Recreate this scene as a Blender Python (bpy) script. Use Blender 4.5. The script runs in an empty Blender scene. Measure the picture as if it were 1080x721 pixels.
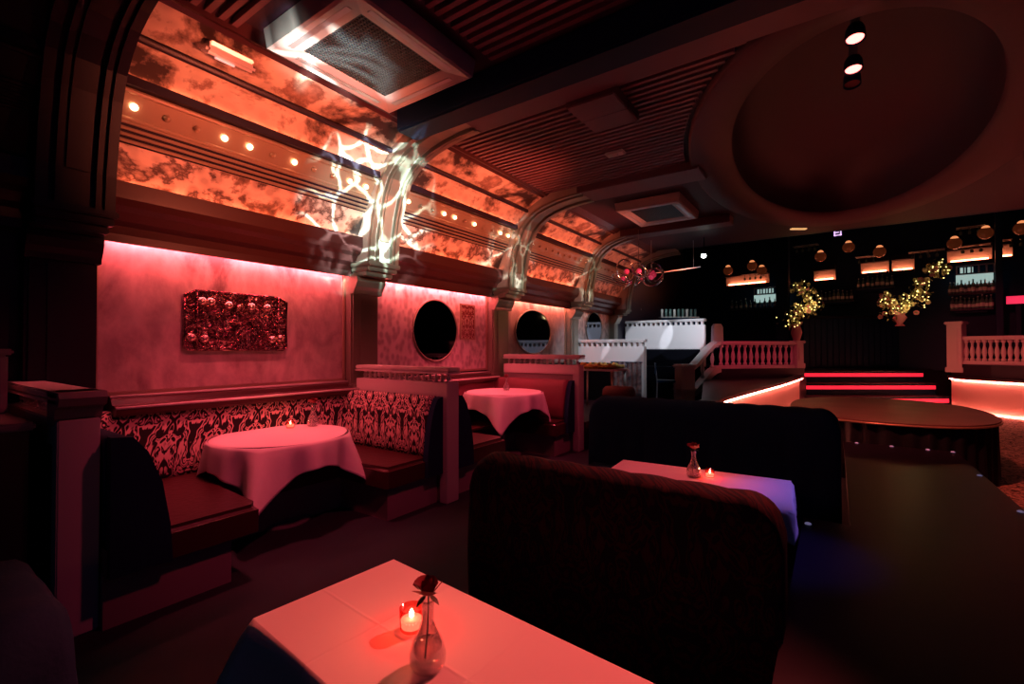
import bpy, bmesh, math, random
from mathutils import Vector, Matrix, Euler
random.seed(7)
PI = math.pi
SC = bpy.context.scene
COL = SC.collection

# ------------------------------------------------------------------ camera
YAW = math.radians(34.8)
FW = Vector((-math.sin(YAW), math.cos(YAW), 0)); RT = Vector((math.cos(YAW), math.sin(YAW), 0))
cam = bpy.data.cameras.new('camera'); camo = bpy.data.objects.new('camera', cam); COL.objects.link(camo)
cam.sensor_width = 36; cam.lens = 490 / 1080 * 36; cam.clip_start = .02; cam.clip_end = 100
camo.location = (0, 0, 1.5); camo.rotation_euler = (math.radians(90.76), 0, YAW)
SC.camera = camo
def D(px, py, d):      # a spot in the room: sideways / height / distance straight ahead of the entrance
    return Vector((0, 0, 1.5)) + d * (FW + RT * (px - 540) / 490) + Vector((0, 0, -(py - 367) / 490 * d))

# ------------------------------------------------------------------ view, world, lights
SC.view_settings.view_transform = 'Standard'; SC.view_settings.look = 'None'
SC.view_settings.exposure = 0; SC.view_settings.gamma = 1; SC.view_settings.use_curve_mapping = False
try:
    SC.cycles.use_denoising = True
    SC.cycles.max_bounces = 6; SC.cycles.diffuse_bounces = 3; SC.cycles.glossy_bounces = 3
    SC.cycles.transmission_bounces = 6; SC.cycles.transparent_max_bounces = 8
    SC.cycles.sample_clamp_indirect = 4; SC.cycles.caustics_refractive = False; SC.cycles.caustics_reflective = False
except Exception: pass
w = bpy.data.worlds.new('world'); SC.world = w; w.use_nodes = True
w.node_tree.nodes['Background'].inputs[0].default_value = (.06, .14, .34, 1)
w.node_tree.nodes['Background'].inputs[1].default_value = .036

def aim(o, target):
    o.rotation_euler = (Vector(target) - o.location).to_track_quat('-Z', 'Y').to_euler()
def spot(name, loc, target, color, power, angle, blend=.6, size=.06):
    l = bpy.data.lights.new(name, 'SPOT'); l.color = color; l.energy = power; l.spot_size = math.radians(angle)
    l.spot_blend = blend; l.shadow_soft_size = size
    o = bpy.data.objects.new(name, l); COL.objects.link(o); o.location = loc; aim(o, target); return o
def area(name, loc, target, color, power, sx, sy):
    l = bpy.data.lights.new(name, 'AREA'); l.shape = 'RECTANGLE'; l.size = sx; l.size_y = sy; l.color = color; l.energy = power
    o = bpy.data.objects.new(name, l); COL.objects.link(o); o.location = loc; aim(o, target); return o
def gobo(o, scale, lo, hi, base=.02, kind='edge', gain=1.0):
    l = o.data; l.use_nodes = True; nt = l.node_tree; n = nt.nodes; L = nt.links
    em = n['Emission']; tc = n.new('ShaderNodeTexCoord'); mp = n.new('ShaderNodeMapping')
    no = n.new('ShaderNodeTexNoise'); no.inputs['Scale'].default_value = scale * .5
    mx = n.new('ShaderNodeMixRGB'); mx.blend_type = 'ADD'; mx.inputs[0].default_value = .25
    vo = n.new('ShaderNodeTexVoronoi'); vo.feature = 'DISTANCE_TO_EDGE'; vo.inputs['Scale'].default_value = scale
    mr = n.new('ShaderNodeMapRange'); mr.inputs[1].default_value = lo; mr.inputs[2].default_value = hi
    mr.inputs[3].default_value = gain; mr.inputs[4].default_value = base
    L.new(tc.outputs['Normal'], mp.inputs[0]); L.new(mp.outputs[0], mx.inputs[1]); L.new(mp.outputs[0], no.inputs[0])
    L.new(no.outputs['Color'], mx.inputs[2]); L.new(mx.outputs[0], vo.inputs['Vector']); L.new(vo.outputs['Distance'], mr.inputs[0])
    L.new(mr.outputs[0], em.inputs['Strength'])

spot('red_dome_spot', (.13, 3.85, 3.3), (-.85, .95, .75), (1, .105, .09), 760, 40, .9, .05)
spot('red_dome_spot_stage', (.16, 4.66, 3.5), (.6, 7.6, .4), (1, .13, .08), 420, 60, .9, .05)
spot('red_wall_fill', (-1.2, 2.0, 3.5), (-3.9, 2.1, .8), (1, .06, .13), 135, 60, .9, .1)  # added frontal fill, stands in for bounced red light
spot('booth_downlight', (-3.45, 2.1, 3.5), (-3.9, 2.15, .6), (1, .09, .12), 230, 60, .9, .1)
spot('red_wall_fill', (-1.2, 5.0, 3.5), (-3.6, 4.9, .9), (1, .06, .13), 135, 60, .9, .1)
spot('booth_downlight', (-3.40, 5.0, 3.5), (-3.8, 5.05, .6), (1, .08, .13), 230, 60, .9, .1)
spot('middle_table_spot', (-.9, 2.6, 3.65), (-.8, 2.8, .8), (1, .08, .12), 170, 24, .9, .04)
spot('violet_spot', (1.6, 3.6, 3.6), (-.10, 2.85, .7), (.30, .16, 1), 260, 15, .9, .04)
for yy, pw_ in ((2.25, 430), (4.8, 430), (7.5, 330), (9.8, 130)):
    spot('cove_fill', (-1.5, yy, 2.6), (-4.15, yy, 3.3), (1, .17, .085), pw_, 66, .8, .15)  # added mid-air spots without fixtures, brighten the cove paintings
g = spot('gobo_projector', (-1.3, 2.2, 3.0), (-4.15, 3.30, 3.05), (.72, 1, .92), 6500, 33, .95, .01); gobo(g, 9.0, .0, .08, .07, gain=1)
spot('white_projector', (-1.3, 2.2, 3.0), (-4.15, 3.42, 2.95), (.8, 1, .93), 420, 13, 1, .01)
g = spot('gobo_projector', (-2.3, 1.0, 1.2), (-3.15, 2.15, 3.7), (.85, 1, .92), 2200, 22, .9, .01); gobo(g, 6.0, .0, .12, .10, gain=1)
g = spot('gobo_projector', (-.9, 4.6, 3.1), (-4.2, 6.0, 2.9), (.95, 1, .85), 1500, 24, .9, .01); gobo(g, 10.0, .0, .08, .10, gain=1)
g = spot('gobo_projector', (-1.2, 6.6, 3.2), (-4.2, 8.8, 2.9), (.95, 1, .8), 800, 22, .9, .01); gobo(g, 10.0, .0, .08, .12, gain=1)
W1 = (.72, .82, 1)
spot('white_projector', (-1.6, 6.6, 3.3), (-3.9, 9.1, 1.4), W1, 160, 40, .5, .03)
spot('white_projector', (-1.6, 6.6, 3.3), (-4.35, 9.1, 1.45), W1, 350, 11, .15, .01)
spot('white_projector', (-1.2, 6.8, 3.3), (-3.55, 9.1, 1.45), W1, 350, 11, .15, .01)
spot('white_projector', (-1.6, 9.0, 3.3), (-3.6, 12, 1.9), W1, 200, 44, .5, .03)
spot('white_projector', (-1.6, 9.0, 3.3), (-4.0, 12, 1.75), W1, 480, 15, .15, .01)
spot('white_projector', (-1.0, 9.4, 3.3), (-3.1, 12, 1.75), W1, 480, 15, .15, .01)
spot('curved_wall_fill', D(820, 190, 5.2), D(810, 412, 8.5), (1, .13, .09), 260, 26, .9, .1)  # added spots, brighten the curved walls beyond their led lines
spot('curved_wall_fill', D(960, 225, 6), D(1055, 420, 10.2), (1, .13, .09), 420, 30, .9, .1)
spot('balustrade_fill', D(790, 235, 7.2), D(790, 372, 11.5), (1, .05, .12), 330, 32, .9, .1)  # added spots, turn the ivory balustrades crimson
spot('balustrade_fill', D(1000, 230, 6.5), D(1060, 360, 10.5), (1, .04, .12), 260, 30, .9, .1)
area('blue_fill', (3.5, 1.0, 3.6), (-1.0, 3.5, .5), (.05, .2, 1), 3, 2.0, 2.0)  # added fill, tints the dark surfaces navy

# ------------------------------------------------------------------ materials
MATS = {}
def mat(name, color, rough=.6, metal=0, emit=None, es=0, bump=0, bscale=40, var=None, vscale=6, coat=0, spec=None):
    if name in MATS: return MATS[name]
    m = bpy.data.materials.new(name); m.use_nodes = True; nt = m.node_tree; b = nt.nodes['Principled BSDF']; L = nt.links
    b.inputs['Base Color'].default_value = (*color, 1); b.inputs['Roughness'].default_value = rough; b.inputs['Metallic'].default_value = metal
    if spec is not None: b.inputs['Specular IOR Level'].default_value = spec
    if coat: b.inputs['Coat Weight'].default_value = coat; b.inputs['Coat Roughness'].default_value = .15
    if emit: b.inputs['Emission Color'].default_value = (*emit, 1); b.inputs['Emission Strength'].default_value = es
    tc = nt.nodes.new('ShaderNodeTexCoord')
    if var:
        no = nt.nodes.new('ShaderNodeTexNoise'); no.inputs['Scale'].default_value = vscale; no.inputs['Detail'].default_value = 4
        cr = nt.nodes.new('ShaderNodeValToRGB'); cr.color_ramp.elements[0].position = .35; cr.color_ramp.elements[1].position = .65
        cr.color_ramp.elements[0].color = (*color, 1); cr.color_ramp.elements[1].color = (*var, 1)
        L.new(tc.outputs['Object'], no.inputs[0]); L.new(no.outputs[0], cr.inputs[0]); L.new(cr.outputs[0], b.inputs['Base Color'])
    if bump:
        n2 = nt.nodes.new('ShaderNodeTexNoise'); n2.inputs['Scale'].default_value = bscale; n2.inputs['Detail'].default_value = 3
        bp = nt.nodes.new('ShaderNodeBump'); bp.inputs['Strength'].default_value = bump; bp.inputs['Distance'].default_value = .02
        L.new(tc.outputs['Object'], n2.inputs[0]); L.new(n2.outputs[0], bp.inputs['Height']); L.new(bp.outputs[0], b.inputs['Normal'])
    MATS[name] = m; return m

def node_mat(name, build):
    m = bpy.data.materials.new(name); m.use_nodes = True; nt = m.node_tree
    build(nt, nt.nodes, nt.links, nt.nodes['Principled BSDF']); MATS[name] = m; return m
def ramp(n, stops):
    cr = n.new('ShaderNodeValToRGB'); e = cr.color_ramp.elements
    e[0].position, e[0].color = stops[0][0], (*stops[0][1], 1); e[1].position, e[1].color = stops[-1][0], (*stops[-1][1], 1)
    for p, c in stops[1:-1]:
        q = e.new(p); q.color = (*c, 1)
    return cr
def damask(name, c_dark, c_light, rough=.7, period=.26):
    def b(nt, n, L, bs):
        tc = n.new('ShaderNodeTexCoord'); sp = n.new('ShaderNodeSeparateXYZ'); L.new(tc.outputs['Object'], sp.inputs[0])
        ad = n.new('ShaderNodeMath'); ad.operation = 'ADD'; L.new(sp.outputs[0], ad.inputs[0]); L.new(sp.outputs[1], ad.inputs[1])
        pp = n.new('ShaderNodeMath'); pp.operation = 'PINGPONG'; pp.inputs[1].default_value = period / 2; L.new(ad.outputs[0], pp.inputs[0])
        fl = n.new('ShaderNodeMath'); fl.operation = 'SNAP'; fl.inputs[1].default_value = period; L.new(ad.outputs[0], fl.inputs[0])
        cb = n.new('ShaderNodeCombineXYZ'); L.new(pp.outputs[0], cb.inputs[0]); L.new(sp.outputs[2], cb.inputs[1])
        mp = n.new('ShaderNodeMapping'); mp.inputs['Scale'].default_value = (1.5, .8, 1); L.new(cb.outputs[0], mp.inputs[0])
        no = n.new('ShaderNodeTexNoise'); no.inputs['Scale'].default_value = 9; no.inputs['Detail'].default_value = 1; no.inputs['Distortion'].default_value = 2.0
        L.new(mp.outputs[0], no.inputs[0])
        bs.inputs['Specular IOR Level'].default_value = .15
        cr = ramp(n, [(.44, c_dark), (.48, c_light), (.54, c_light), (.57, c_dark), (.62, c_dark), (.66, c_light)])
        L.new(no.outputs[0], cr.inputs[0]); L.new(cr.outputs[0], bs.inputs['Base Color']); bs.inputs['Roughness'].default_value = rough
        bp = n.new('ShaderNodeBump'); bp.inputs['Strength'].default_value = .4; bp.inputs['Distance'].default_value = .01
        L.new(no.outputs[0], bp.inputs['Height']); L.new(bp.outputs[0], bs.inputs['Normal'])
    return node_mat(name, b)
def fresco(name, stops, scale=2.2, rough=.55, zs=1.5, streak=False):
    def b(nt, n, L, bs):
        tc = n.new('ShaderNodeTexCoord'); mp = n.new('ShaderNodeMapping'); mp.inputs['Scale'].default_value = (1, 1, zs); L.new(tc.outputs['Object'], mp.inputs[0])
        no = n.new('ShaderNodeTexNoise'); no.inputs['Scale'].default_value = scale; no.inputs['Detail'].default_value = 7; no.inputs['Roughness'].default_value = .62; no.inputs['Distortion'].default_value = .25
        L.new(mp.outputs[0], no.inputs[0]); cr = ramp(n, stops); L.new(no.outputs[0], cr.inputs[0])
        vo = n.new('ShaderNodeTexVoronoi'); vo.inputs['Scale'].default_value = scale * 5; vo.feature = 'SMOOTH_F1'; L.new(mp.outputs[0], vo.inputs['Vector'])
        r2 = ramp(n, [(.25, (.35, .3, .3)), (.5, (1, 1, 1))]); L.new(vo.outputs['Distance'], r2.inputs[0])
        mx = n.new('ShaderNodeMixRGB'); mx.blend_type = 'MULTIPLY'; mx.inputs[0].default_value = .55 if streak else .25
        L.new(cr.outputs[0], mx.inputs[1]); L.new(r2.outputs[0], mx.inputs[2]); L.new(mx.outputs[0], bs.inputs['Base Color'])
        bs.inputs['Roughness'].default_value = rough
    return node_mat(name, b)

M_fresco_low = fresco('painted frieze scene', [(.40, (.02, .012, .012)), (.46, (.28, .17, .12)), (.50, (.8, .64, .52)), (.56, (.75, .58, .48)), (.595, (.10, .05, .04)), (.66, (.7, .55, .45))], 1.9, .4, 1.2, True)
M_fresco_up = fresco('painted cove panel', [(.40, (.05, .03, .025)), (.455, (.42, .3, .22)), (.50, (.8, .64, .5)), (.56, (.8, .65, .5)), (.61, (.30, .18, .13)), (.68, (.6, .42, .32))], 1.7, .45, 1.6)
M_paper = fresco('stained wallpaper', [(.36, (.22, .13, .13)), (.44, (.5, .38, .35)), (.52, (.68, .56, .5)), (.60, (.5, .38, .36)), (.68, (.7, .58, .53))], 1.7, .5, .6)
M_paper2 = fresco('speckled wallpaper', [(.3, (.3, .22, .2)), (.42, (.75, .68, .6)), (.6, (.85, .76, .7)), (.75, (.6, .5, .45))], 3.0, .45, .7, True)
M_damask = damask('damask upholstery', (.02, .012, .015), (.70, .46, .42), .7, .34)
M_damask_dark = damask('dark damask upholstery', (.004, .005, .012), (.030, .006, .012), .8, .5)
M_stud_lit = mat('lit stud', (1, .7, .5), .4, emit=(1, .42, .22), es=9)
M_cornice = mat('dark red lacquered cornice', (.055, .018, .018), .3, bump=.05)
M_wood_dark = mat('dark stained timber', (.024, .016, .028), .4, spec=.3)
M_rib_shade = mat('shaded pilaster tone', (.012, .010, .020), .45, spec=.25)  # shade of the unlit first rib and bay put into the colour
M_pit = mat('matt near black', (.003, .003, .005), .9, spec=.05)  # near-black matt colour for lower walls and the raised platform
M_gold = mat('aged gilt moulding', (.50, .38, .27), .3, .5)
M_rib = mat('bronze rib', (.30, .27, .21), .28, .5)
M_cream = mat('cream painted plaster', (.52, .48, .42), .45, bump=.08)
M_ivory = mat('ivory painted timber', (.66, .6, .56), .45)
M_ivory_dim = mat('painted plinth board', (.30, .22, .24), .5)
M_ceiling = mat('ceiling paint', (.036, .009, .026), .6, bump=.05)
M_slat = mat('ceiling slat', (.20, .08, .10), .45)
M_band = mat('ceiling band', (.16, .07, .09), .5)
M_black = mat('black paint', (.006, .022, .055), .5, spec=.15)
M_navy = mat('navy velvet', (.007, .024, .065), .85, bump=.1, bscale=60, spec=.2)
M_leather = mat('dark seat leather', (.06, .02, .02), .28, bump=.15, bscale=25)
M_redback = mat('plain red upholstery', (.20, .05, .06), .6)
M_cloth = mat('white tablecloth', (.80, .76, .74), .8, bump=.12, bscale=10)
M_floor = mat('dark carpet floor', (.014, .012, .024), .8, var=(.007, .010, .022), vscale=3)
M_gloss = mat('glossy black stage top', (.010, .008, .020), .36, spec=.16, bump=.03, bscale=6)
M_skirt = mat('black stage skirt', (.007, .008, .014), .55, spec=.3)
M_stage_top = mat('stage top boards', (.20, .10, .10), .45, var=(.14, .07, .07), vscale=2)
M_chrome = mat('chrome', (.75, .75, .75), .12, 1)
M_silver = mat('pale metal', (.6, .6, .62), .35, .8)
M_led_red = mat('red led strip', (1, .1, .12), .5, emit=(1, .10, .13), es=85)
M_led_cove = mat('orange cove strip', (1, .2, .1), .5, emit=(1, .17, .07), es=22)
M_led_pink = mat('salmon led line', (1, .3, .25), .5, emit=(1, .20, .14), es=48)
M_led_step = mat('red step strip', (1, .05, .1), .5, emit=(1, .02, .05), es=1.0)
M_amber = mat('amber lamp glass', (1, .4, .2), .3, emit=(1, .33, .12), es=.9)
M_amber_dim = mat('amber globe glass', (.12, .035, .02), .15, emit=(1, .18, .05), es=.035)
M_niche = mat('orange lit niche panel', (1, .3, .15), .5, emit=(1, .22, .10), es=22)
M_wlight = mat('pale lit panel', (.7, .85, .8), .5, emit=(.55, .8, .75), es=.55)
M_white_lamp = mat('white lamp lens', (1, 1, 1), .5, emit=(.9, 1, .9), es=12)
M_red_lamp = mat('red lamp lens', (1, .2, .2), .5, emit=(1, .16, .14), es=6)
M_fairy = mat('yellow fairy bulb', (1, .9, .4), .5, emit=(1, .75, .25), es=3)
M_leaf = mat('dried foliage', (.35, .27, .12), .6, var=(.12, .16, .05), vscale=20)
M_petal = mat('cream petals', (.8, .72, .4), .6)
M_pinkpetal = mat('pink petals', (.6, .2, .25), .6)
M_rose = mat('dark red rose petals', (.22, .008, .02), .6)
M_stem = mat('green stem', (.03, .06, .02), .5)
M_flame = mat('candle flame', (1, .6, .4), .5, emit=(1, .34, .22), es=60)
M_wax = mat('white candle wax', (.9, .7, .6), .5, emit=(1, .30, .2), es=5)  # emission puts the flame's glow into the wax
M_yellow = mat('yellow patterned cloth', (.8, .55, .12), .7, var=(.5, .2, .05), vscale=25)
M_mirror = mat('dark mirror glass', (.10, .11, .14), .04, 1)
M_bottle = mat('bottle glass', (.10, .16, .14), .1, spec=.8)
M_grille = mat('grey grille mesh', (.10, .11, .11), .4, .6)
M_screen = mat('red till screen', (1, .1, .2), .5, emit=(1, .04, .12), es=.8)
M_glyph = mat('violet sign light', (.8, .6, .9), .5, emit=(.75, .5, .85), es=1.1)
M_curved = mat('curved salmon wall', (.70, .48, .42), .5, bump=.04)

def b_relief(nt, n, L, bs):
    tc = n.new('ShaderNodeTexCoord'); no = n.new('ShaderNodeTexNoise'); no.inputs['Scale'].default_value = 7; no.inputs['Distortion'].default_value = 3.5; no.inputs['Detail'].default_value = 2
    L.new(tc.outputs['Object'], no.inputs[0]); bp = n.new('ShaderNodeBump'); bp.inputs['Strength'].default_value = 1; bp.inputs['Distance'].default_value = .06
    L.new(no.outputs[0], bp.inputs['Height']); L.new(bp.outputs[0], bs.inputs['Normal'])
    cr = ramp(n, [(.45, (.16, .04, .06)), (.5, (.75, .45, .4)), (.55, (.12, .03, .05))]); L.new(no.outputs[0], cr.inputs[0]); L.new(cr.outputs[0], bs.inputs['Base Color'])
    bs.inputs['Metallic'].default_value = .85; bs.inputs['Roughness'].default_value = .22
M_boss = mat('polished boss', (.9, .6, .5), .25, .9)
M_relief = node_mat('hammered metal relief', b_relief)
def b_carpet(nt, n, L, bs):
    tc = n.new('ShaderNodeTexCoord'); no = n.new('ShaderNodeTexNoise'); no.inputs['Scale'].default_value = 9; no.inputs['Distortion'].default_value = 2.5; no.inputs['Detail'].default_value = 3
    L.new(tc.outputs['Object'], no.inputs[0]); cr = ramp(n, [(.40, (.04, .02, .02)), (.47, (.16, .08, .06)), (.52, (.62, .42, .34)), (.6, (.5, .3, .25)), (.66, (.08, .04, .04))])
    L.new(no.outputs[0], cr.inputs[0]); L.new(cr.outputs[0], bs.inputs['Base Color']); bs.inputs['Roughness'].default_value = .8
M_carpet = node_mat('swirl patterned carpet', b_carpet)
def b_glass(nt, n, L, bs):
    out = n['Material Output']; gl = n.new('ShaderNodeBsdfGlossy'); gl.inputs['Roughness'].default_value = .05
    tr = n.new('ShaderNodeBsdfTransparent'); tr.inputs[0].default_value = (1, .97, .96, 1); fr = n.new('ShaderNodeLayerWeight'); fr.inputs[0].default_value = .3
    df = n.new('ShaderNodeBsdfDiffuse'); df.inputs[0].default_value = (.9, .85, .82, 1); m0 = n.new('ShaderNodeMixShader'); m0.inputs[0].default_value = .14; L.new(tr.outputs[0], m0.inputs[1]); L.new(df.outputs[0], m0.inputs[2])
    mx = n.new('ShaderNodeMixShader'); L.new(fr.outputs['Facing'], mx.inputs[0]); L.new(m0.outputs[0], mx.inputs[1]); L.new(gl.outputs[0], mx.inputs[2]); L.new(mx.outputs[0], out.inputs[0])
M_glass = node_mat('clear glass', b_glass)
def b_rglass(nt, n, L, bs):
    out = n['Material Output']; tr = n.new('ShaderNodeBsdfTransparent'); tr.inputs[0].default_value = (1, .45, .4, 1)
    gl = n.new('ShaderNodeBsdfGlossy'); gl.inputs['Roughness'].default_value = .08; mx = n.new('ShaderNodeMixShader'); mx.inputs[0].default_value = .15
    L.new(tr.outputs[0], mx.inputs[1]); L.new(gl.outputs[0], mx.inputs[2]); L.new(mx.outputs[0], out.inputs[0])
M_redglass = node_mat('ruby votive glass', b_rglass)
def b_milky(nt, n, L, bs):
    out = n['Material Output']; tr = n.new('ShaderNodeBsdfTransparent'); mx = n.new('ShaderNodeMixShader'); mx.inputs[0].default_value = .6
    bs.inputs['Base Color'].default_value = (.7, .6, .6, 1); bs.inputs['Roughness'].default_value = .15; L.new(tr.outputs[0], mx.inputs[1]); L.new(bs.outputs[0], mx.inputs[2]); L.new(mx.outputs[0], out.inputs[0])
M_milky = node_mat('clear plastic cover', b_milky)

# ------------------------------------------------------------------ mesh helpers
def newbm(): return bmesh.new()
def box(bm, x0, x1, y0, y1, z0, z1, bev=0, M=None):
    r = bmesh.ops.create_cube(bm, size=1)['verts']
    for v in r:
        v.co = Vector(((x0 + x1) / 2 + v.co.x * (x1 - x0), (y0 + y1) / 2 + v.co.y * (y1 - y0), (z0 + z1) / 2 + v.co.z * (z1 - z0)))
    if bev:
        es = list({e for v in r for e in v.link_edges}); o = bmesh.ops.bevel(bm, geom=es, offset=bev, segments=2, affect='EDGES'); r = o['verts']
    if M: bmesh.ops.transform(bm, matrix=M, verts=list({v for v in r}))
    return bm
def ngon_prism(bm, pts, axis, a, b):
    def P(u, v, t): return {'y': (u, t, v), 'z': (u, v, t), 'x': (t, u, v)}[axis]
    A = [bm.verts.new(P(u, v, a)) for u, v in pts]; B = [bm.verts.new(P(u, v, b)) for u, v in pts]; n = len(pts)
    bm.faces.new(A); bm.faces.new(B[::-1])
    for i in range(n): bm.faces.new((A[i], B[i], B[(i + 1) % n], A[(i + 1) % n]))
    return bm
def ribbon(bm, front, back, y0, y1):
    def ring(y): return [bm.verts.new((x, y, z)) for x, z in front], [bm.verts.new((x, y, z)) for x, z in back]
    f0, b0 = ring(y0); f1, b1 = ring(y1); n = len(front)
    for i in range(n - 1):
        bm.faces.new((f0[i], f0[i + 1], f1[i + 1], f1[i])); bm.faces.new((b0[i], b1[i], b1[i + 1], b0[i + 1]))
        bm.faces.new((f0[i], b0[i], b0[i + 1], f0[i + 1])); bm.faces.new((f1[i], f1[i + 1], b1[i + 1], b1[i]))
    bm.faces.new((f0[0], f1[0], b1[0], b0[0])); bm.faces.new((f0[-1], b0[-1], b1[-1], f1[-1]))
    return bm
def offset(path, d):
    out = []
    for i, (x, z) in enumerate(path):
        a = Vector(path[max(i - 1, 0)]); b = Vector(path[min(i + 1, len(path) - 1)]); t = (b - a).normalized()
        out.append((x - t.y * d, z + t.x * d))
    return out
def lathe(bm, prof, seg=24, M=None, cap=True):
    rings = []
    for r, z in prof:
        rings.append([bm.verts.new((r * math.cos(2 * PI * k / seg), r * math.sin(2 * PI * k / seg), z)) for k in range(seg)])
    for a, b in zip(rings, rings[1:]):
        for k in range(seg): bm.faces.new((a[k], a[(k + 1) % seg], b[(k + 1) % seg], b[k]))
    if cap:
        if prof[0][0] > 1e-4: bm.faces.new(rings[0][::-1])
        if prof[-1][0] > 1e-4: bm.faces.new(rings[-1])
    if M: bmesh.ops.transform(bm, matrix=M, verts=[v for r in rings for v in r])
    return bm
def tube(bm, pts, r, seg=8, closed=False):
    pts = [Vector(p) for p in pts]; rings = []; n = len(pts)
    for i, p in enumerate(pts):
        a = pts[(i - 1) % n] if closed or i else p; b = pts[(i + 1) % n] if closed or i < n - 1 else p
        t = (b - a).normalized(); u = t.cross(Vector((0, 0, 1)));
        if u.length < 1e-3: u = t.cross(Vector((1, 0, 0)))
        u.normalize(); v = t.cross(u)
        rr = r[i] if isinstance(r, (list, tuple)) else r
        rings.append([bm.verts.new(p + (u * math.cos(2 * PI * k / seg) + v * math.sin(2 * PI * k / seg)) * rr) for k in range(seg)])
    prs = list(zip(rings, rings[1:] + ([rings[0]] if closed else [])))
    for a, b in prs:
        for k in range(seg): bm.faces.new((a[k], a[(k + 1) % seg], b[(k + 1) % seg], b[k]))
    if not closed: bm.faces.new(rings[0][::-1]); bm.faces.new(rings[-1])
    return bm
def ball(bm, c, r, seg=12, sz=1):
    M = Matrix.Translation(Vector(c)) @ Matrix.Diagonal((r, r, r * sz, 1)); bmesh.ops.create_uvsphere(bm, u_segments=seg, v_segments=max(6, seg // 2), radius=1, matrix=M); return bm
def grid(bm, fn, nu, nv, closed_u=False):
    V = [[bm.verts.new(fn(i / nu, j / nv)) for j in range(nv + 1)] for i in range(nu if closed_u else nu + 1)]
    for i in range(nu):
        a = V[i]; b = V[(i + 1) % len(V)]
        for j in range(nv): bm.faces.new((a[j], b[j], b[j + 1], a[j + 1]))
    return V
def obj(name, bm, m, parent=None, smooth=False, solid=0, subs=0):
    bmesh.ops.remove_doubles(bm, verts=bm.verts, dist=1e-5)
    bmesh.ops.recalc_face_normals(bm, faces=bm.faces)
    me = bpy.data.meshes.new(name); bm.to_mesh(me); bm.free(); me.materials.append(m)
    if smooth:
        for p in me.polygons: p.use_smooth = True
    o = bpy.data.objects.new(name, me); COL.objects.link(o)
    if parent: o.parent = parent
    if solid:
        s = o.modifiers.new('solid', 'SOLIDIFY'); s.thickness = solid; s.offset = -1
    if subs:
        s = o.modifiers.new('subd', 'SUBSURF'); s.levels = subs; s.render_levels = subs
    return o
def tag(o, label, cat, group=None):
    o['label'] = label; o['category'] = cat
    if group: o['group'] = group
    return o
def thing(name, label, cat, loc=(0, 0, 0), rz=0, group=None):
    o = bpy.data.objects.new(name, None); COL.objects.link(o); o.location = loc; o.rotation_euler = (0, 0, rz); o.empty_display_size = .1
    return tag(o, label, cat, group)
def struct(name, bm, m, **k):
    o = obj(name, bm, m, **k); o['kind'] = 'structure'; return o
def kids(o): return [c for c in bpy.data.objects if c.parent == o]
def dup(o, parent=None, loc=None, rz=None, label=None):
    c = o.copy(); COL.objects.link(c)
    if parent: c.parent = parent
    if loc is not None: c.location = loc
    if rz is not None: c.rotation_euler = (0, 0, rz)
    if label: c['label'] = label
    for ch in kids(o): dup(ch, c)
    return c

# ------------------------------------------------------------------ shell
XW = -4.65
struct('floor', box(newbm(), -4.9, 7, -3, 19, -.1, 0), M_floor)
struct('floor_carpet', ngon_prism(newbm(), [(1.15, 3.2), (6.5, 3.2), (6.5, 15), (-.8, 15), (-.8, 9.6), (1.15, 9.6)], 'z', .001, .008), M_carpet)
struct('wall_left', box(newbm(), XW - .15, XW, -3, 18, 0, 5.3), M_wood_dark)
struct('wall_right', box(newbm(), 6.8, 6.95, -3, 19, 0, 5.3), M_black)
def ceil_bm():
    bm = newbm(); n = 96; cx, cy, rx, ry = .15, 6.9, 1.65, 3.35; x0, x1, y0, y1 = -4.8, 6.95, -3, 11
    ang = sorted([2 * PI * k / n for k in range(n)] + [math.atan2(y - cy, x - cx) % (2 * PI) for x in (x0, x1) for y in (y0, y1)])
    I, O = [], []
    for a in ang:
        c, s = math.cos(a), math.sin(a); t = 1 / math.hypot(c / rx, s / ry)
        I.append(bm.verts.new((cx + c * t, cy + s * t, 3.8)))
        T = min(((x1 - cx) / c if c > 1e-6 else (x0 - cx) / c if c < -1e-6 else 1e9), ((y1 - cy) / s if s > 1e-6 else (y0 - cy) / s if s < -1e-6 else 1e9))
        O.append(bm.verts.new((cx + c * T, cy + s * T, 3.8)))
    m = len(ang)
    for i in range(m): bm.faces.new((I[i], I[(i + 1) % m], O[(i + 1) % m], O[i]))
    return bm
struct('ceiling', ceil_bm(), M_ceiling, solid=-.04)
struct('ceiling_upper', box(newbm(), -4.8, 6.95, 10.9, 19, 5.3, 5.4), M_black)
struct('wall_back_header', box(newbm(), -4.8, 6.95, 11.0, 11.12, 3.8, 5.3), M_black)
# oval ceiling dome: flat ring, then rising bowl
def ering(bm, prof, n=96):
    cx, cy = .15, 6.9; R = [[bm.verts.new((cx + rx * math.cos(2 * PI * k / n), cy + ry * math.sin(2 * PI * k / n), z)) for k in range(n)] for rx, ry, z in prof]
    for a, b in zip(R, R[1:]):
        for k in range(n): bm.faces.new((a[k], a[(k + 1) % n], b[(k + 1) % n], b[k]))
    return R
bm = newbm(); ering(bm, [(1.66, 3.36, 3.81), (1.66, 3.36, 3.74), (1.63, 3.33, 3.72), (1.22, 2.90, 3.80), (1.19, 2.87, 3.86)])
struct('trim_1', bm, mat('dome ring paint', (.075, .018, .036), .6), smooth=True)
bm = newbm(); R = ering(bm, [(1.19, 2.87, 3.86), (1.17, 2.84, 4.1), (1.0, 2.5, 4.35), (.6, 1.6, 4.5)]); bm.faces.new(R[-1])
struct('ceiling_dome', bm, M_ceiling, smooth=True)

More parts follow.
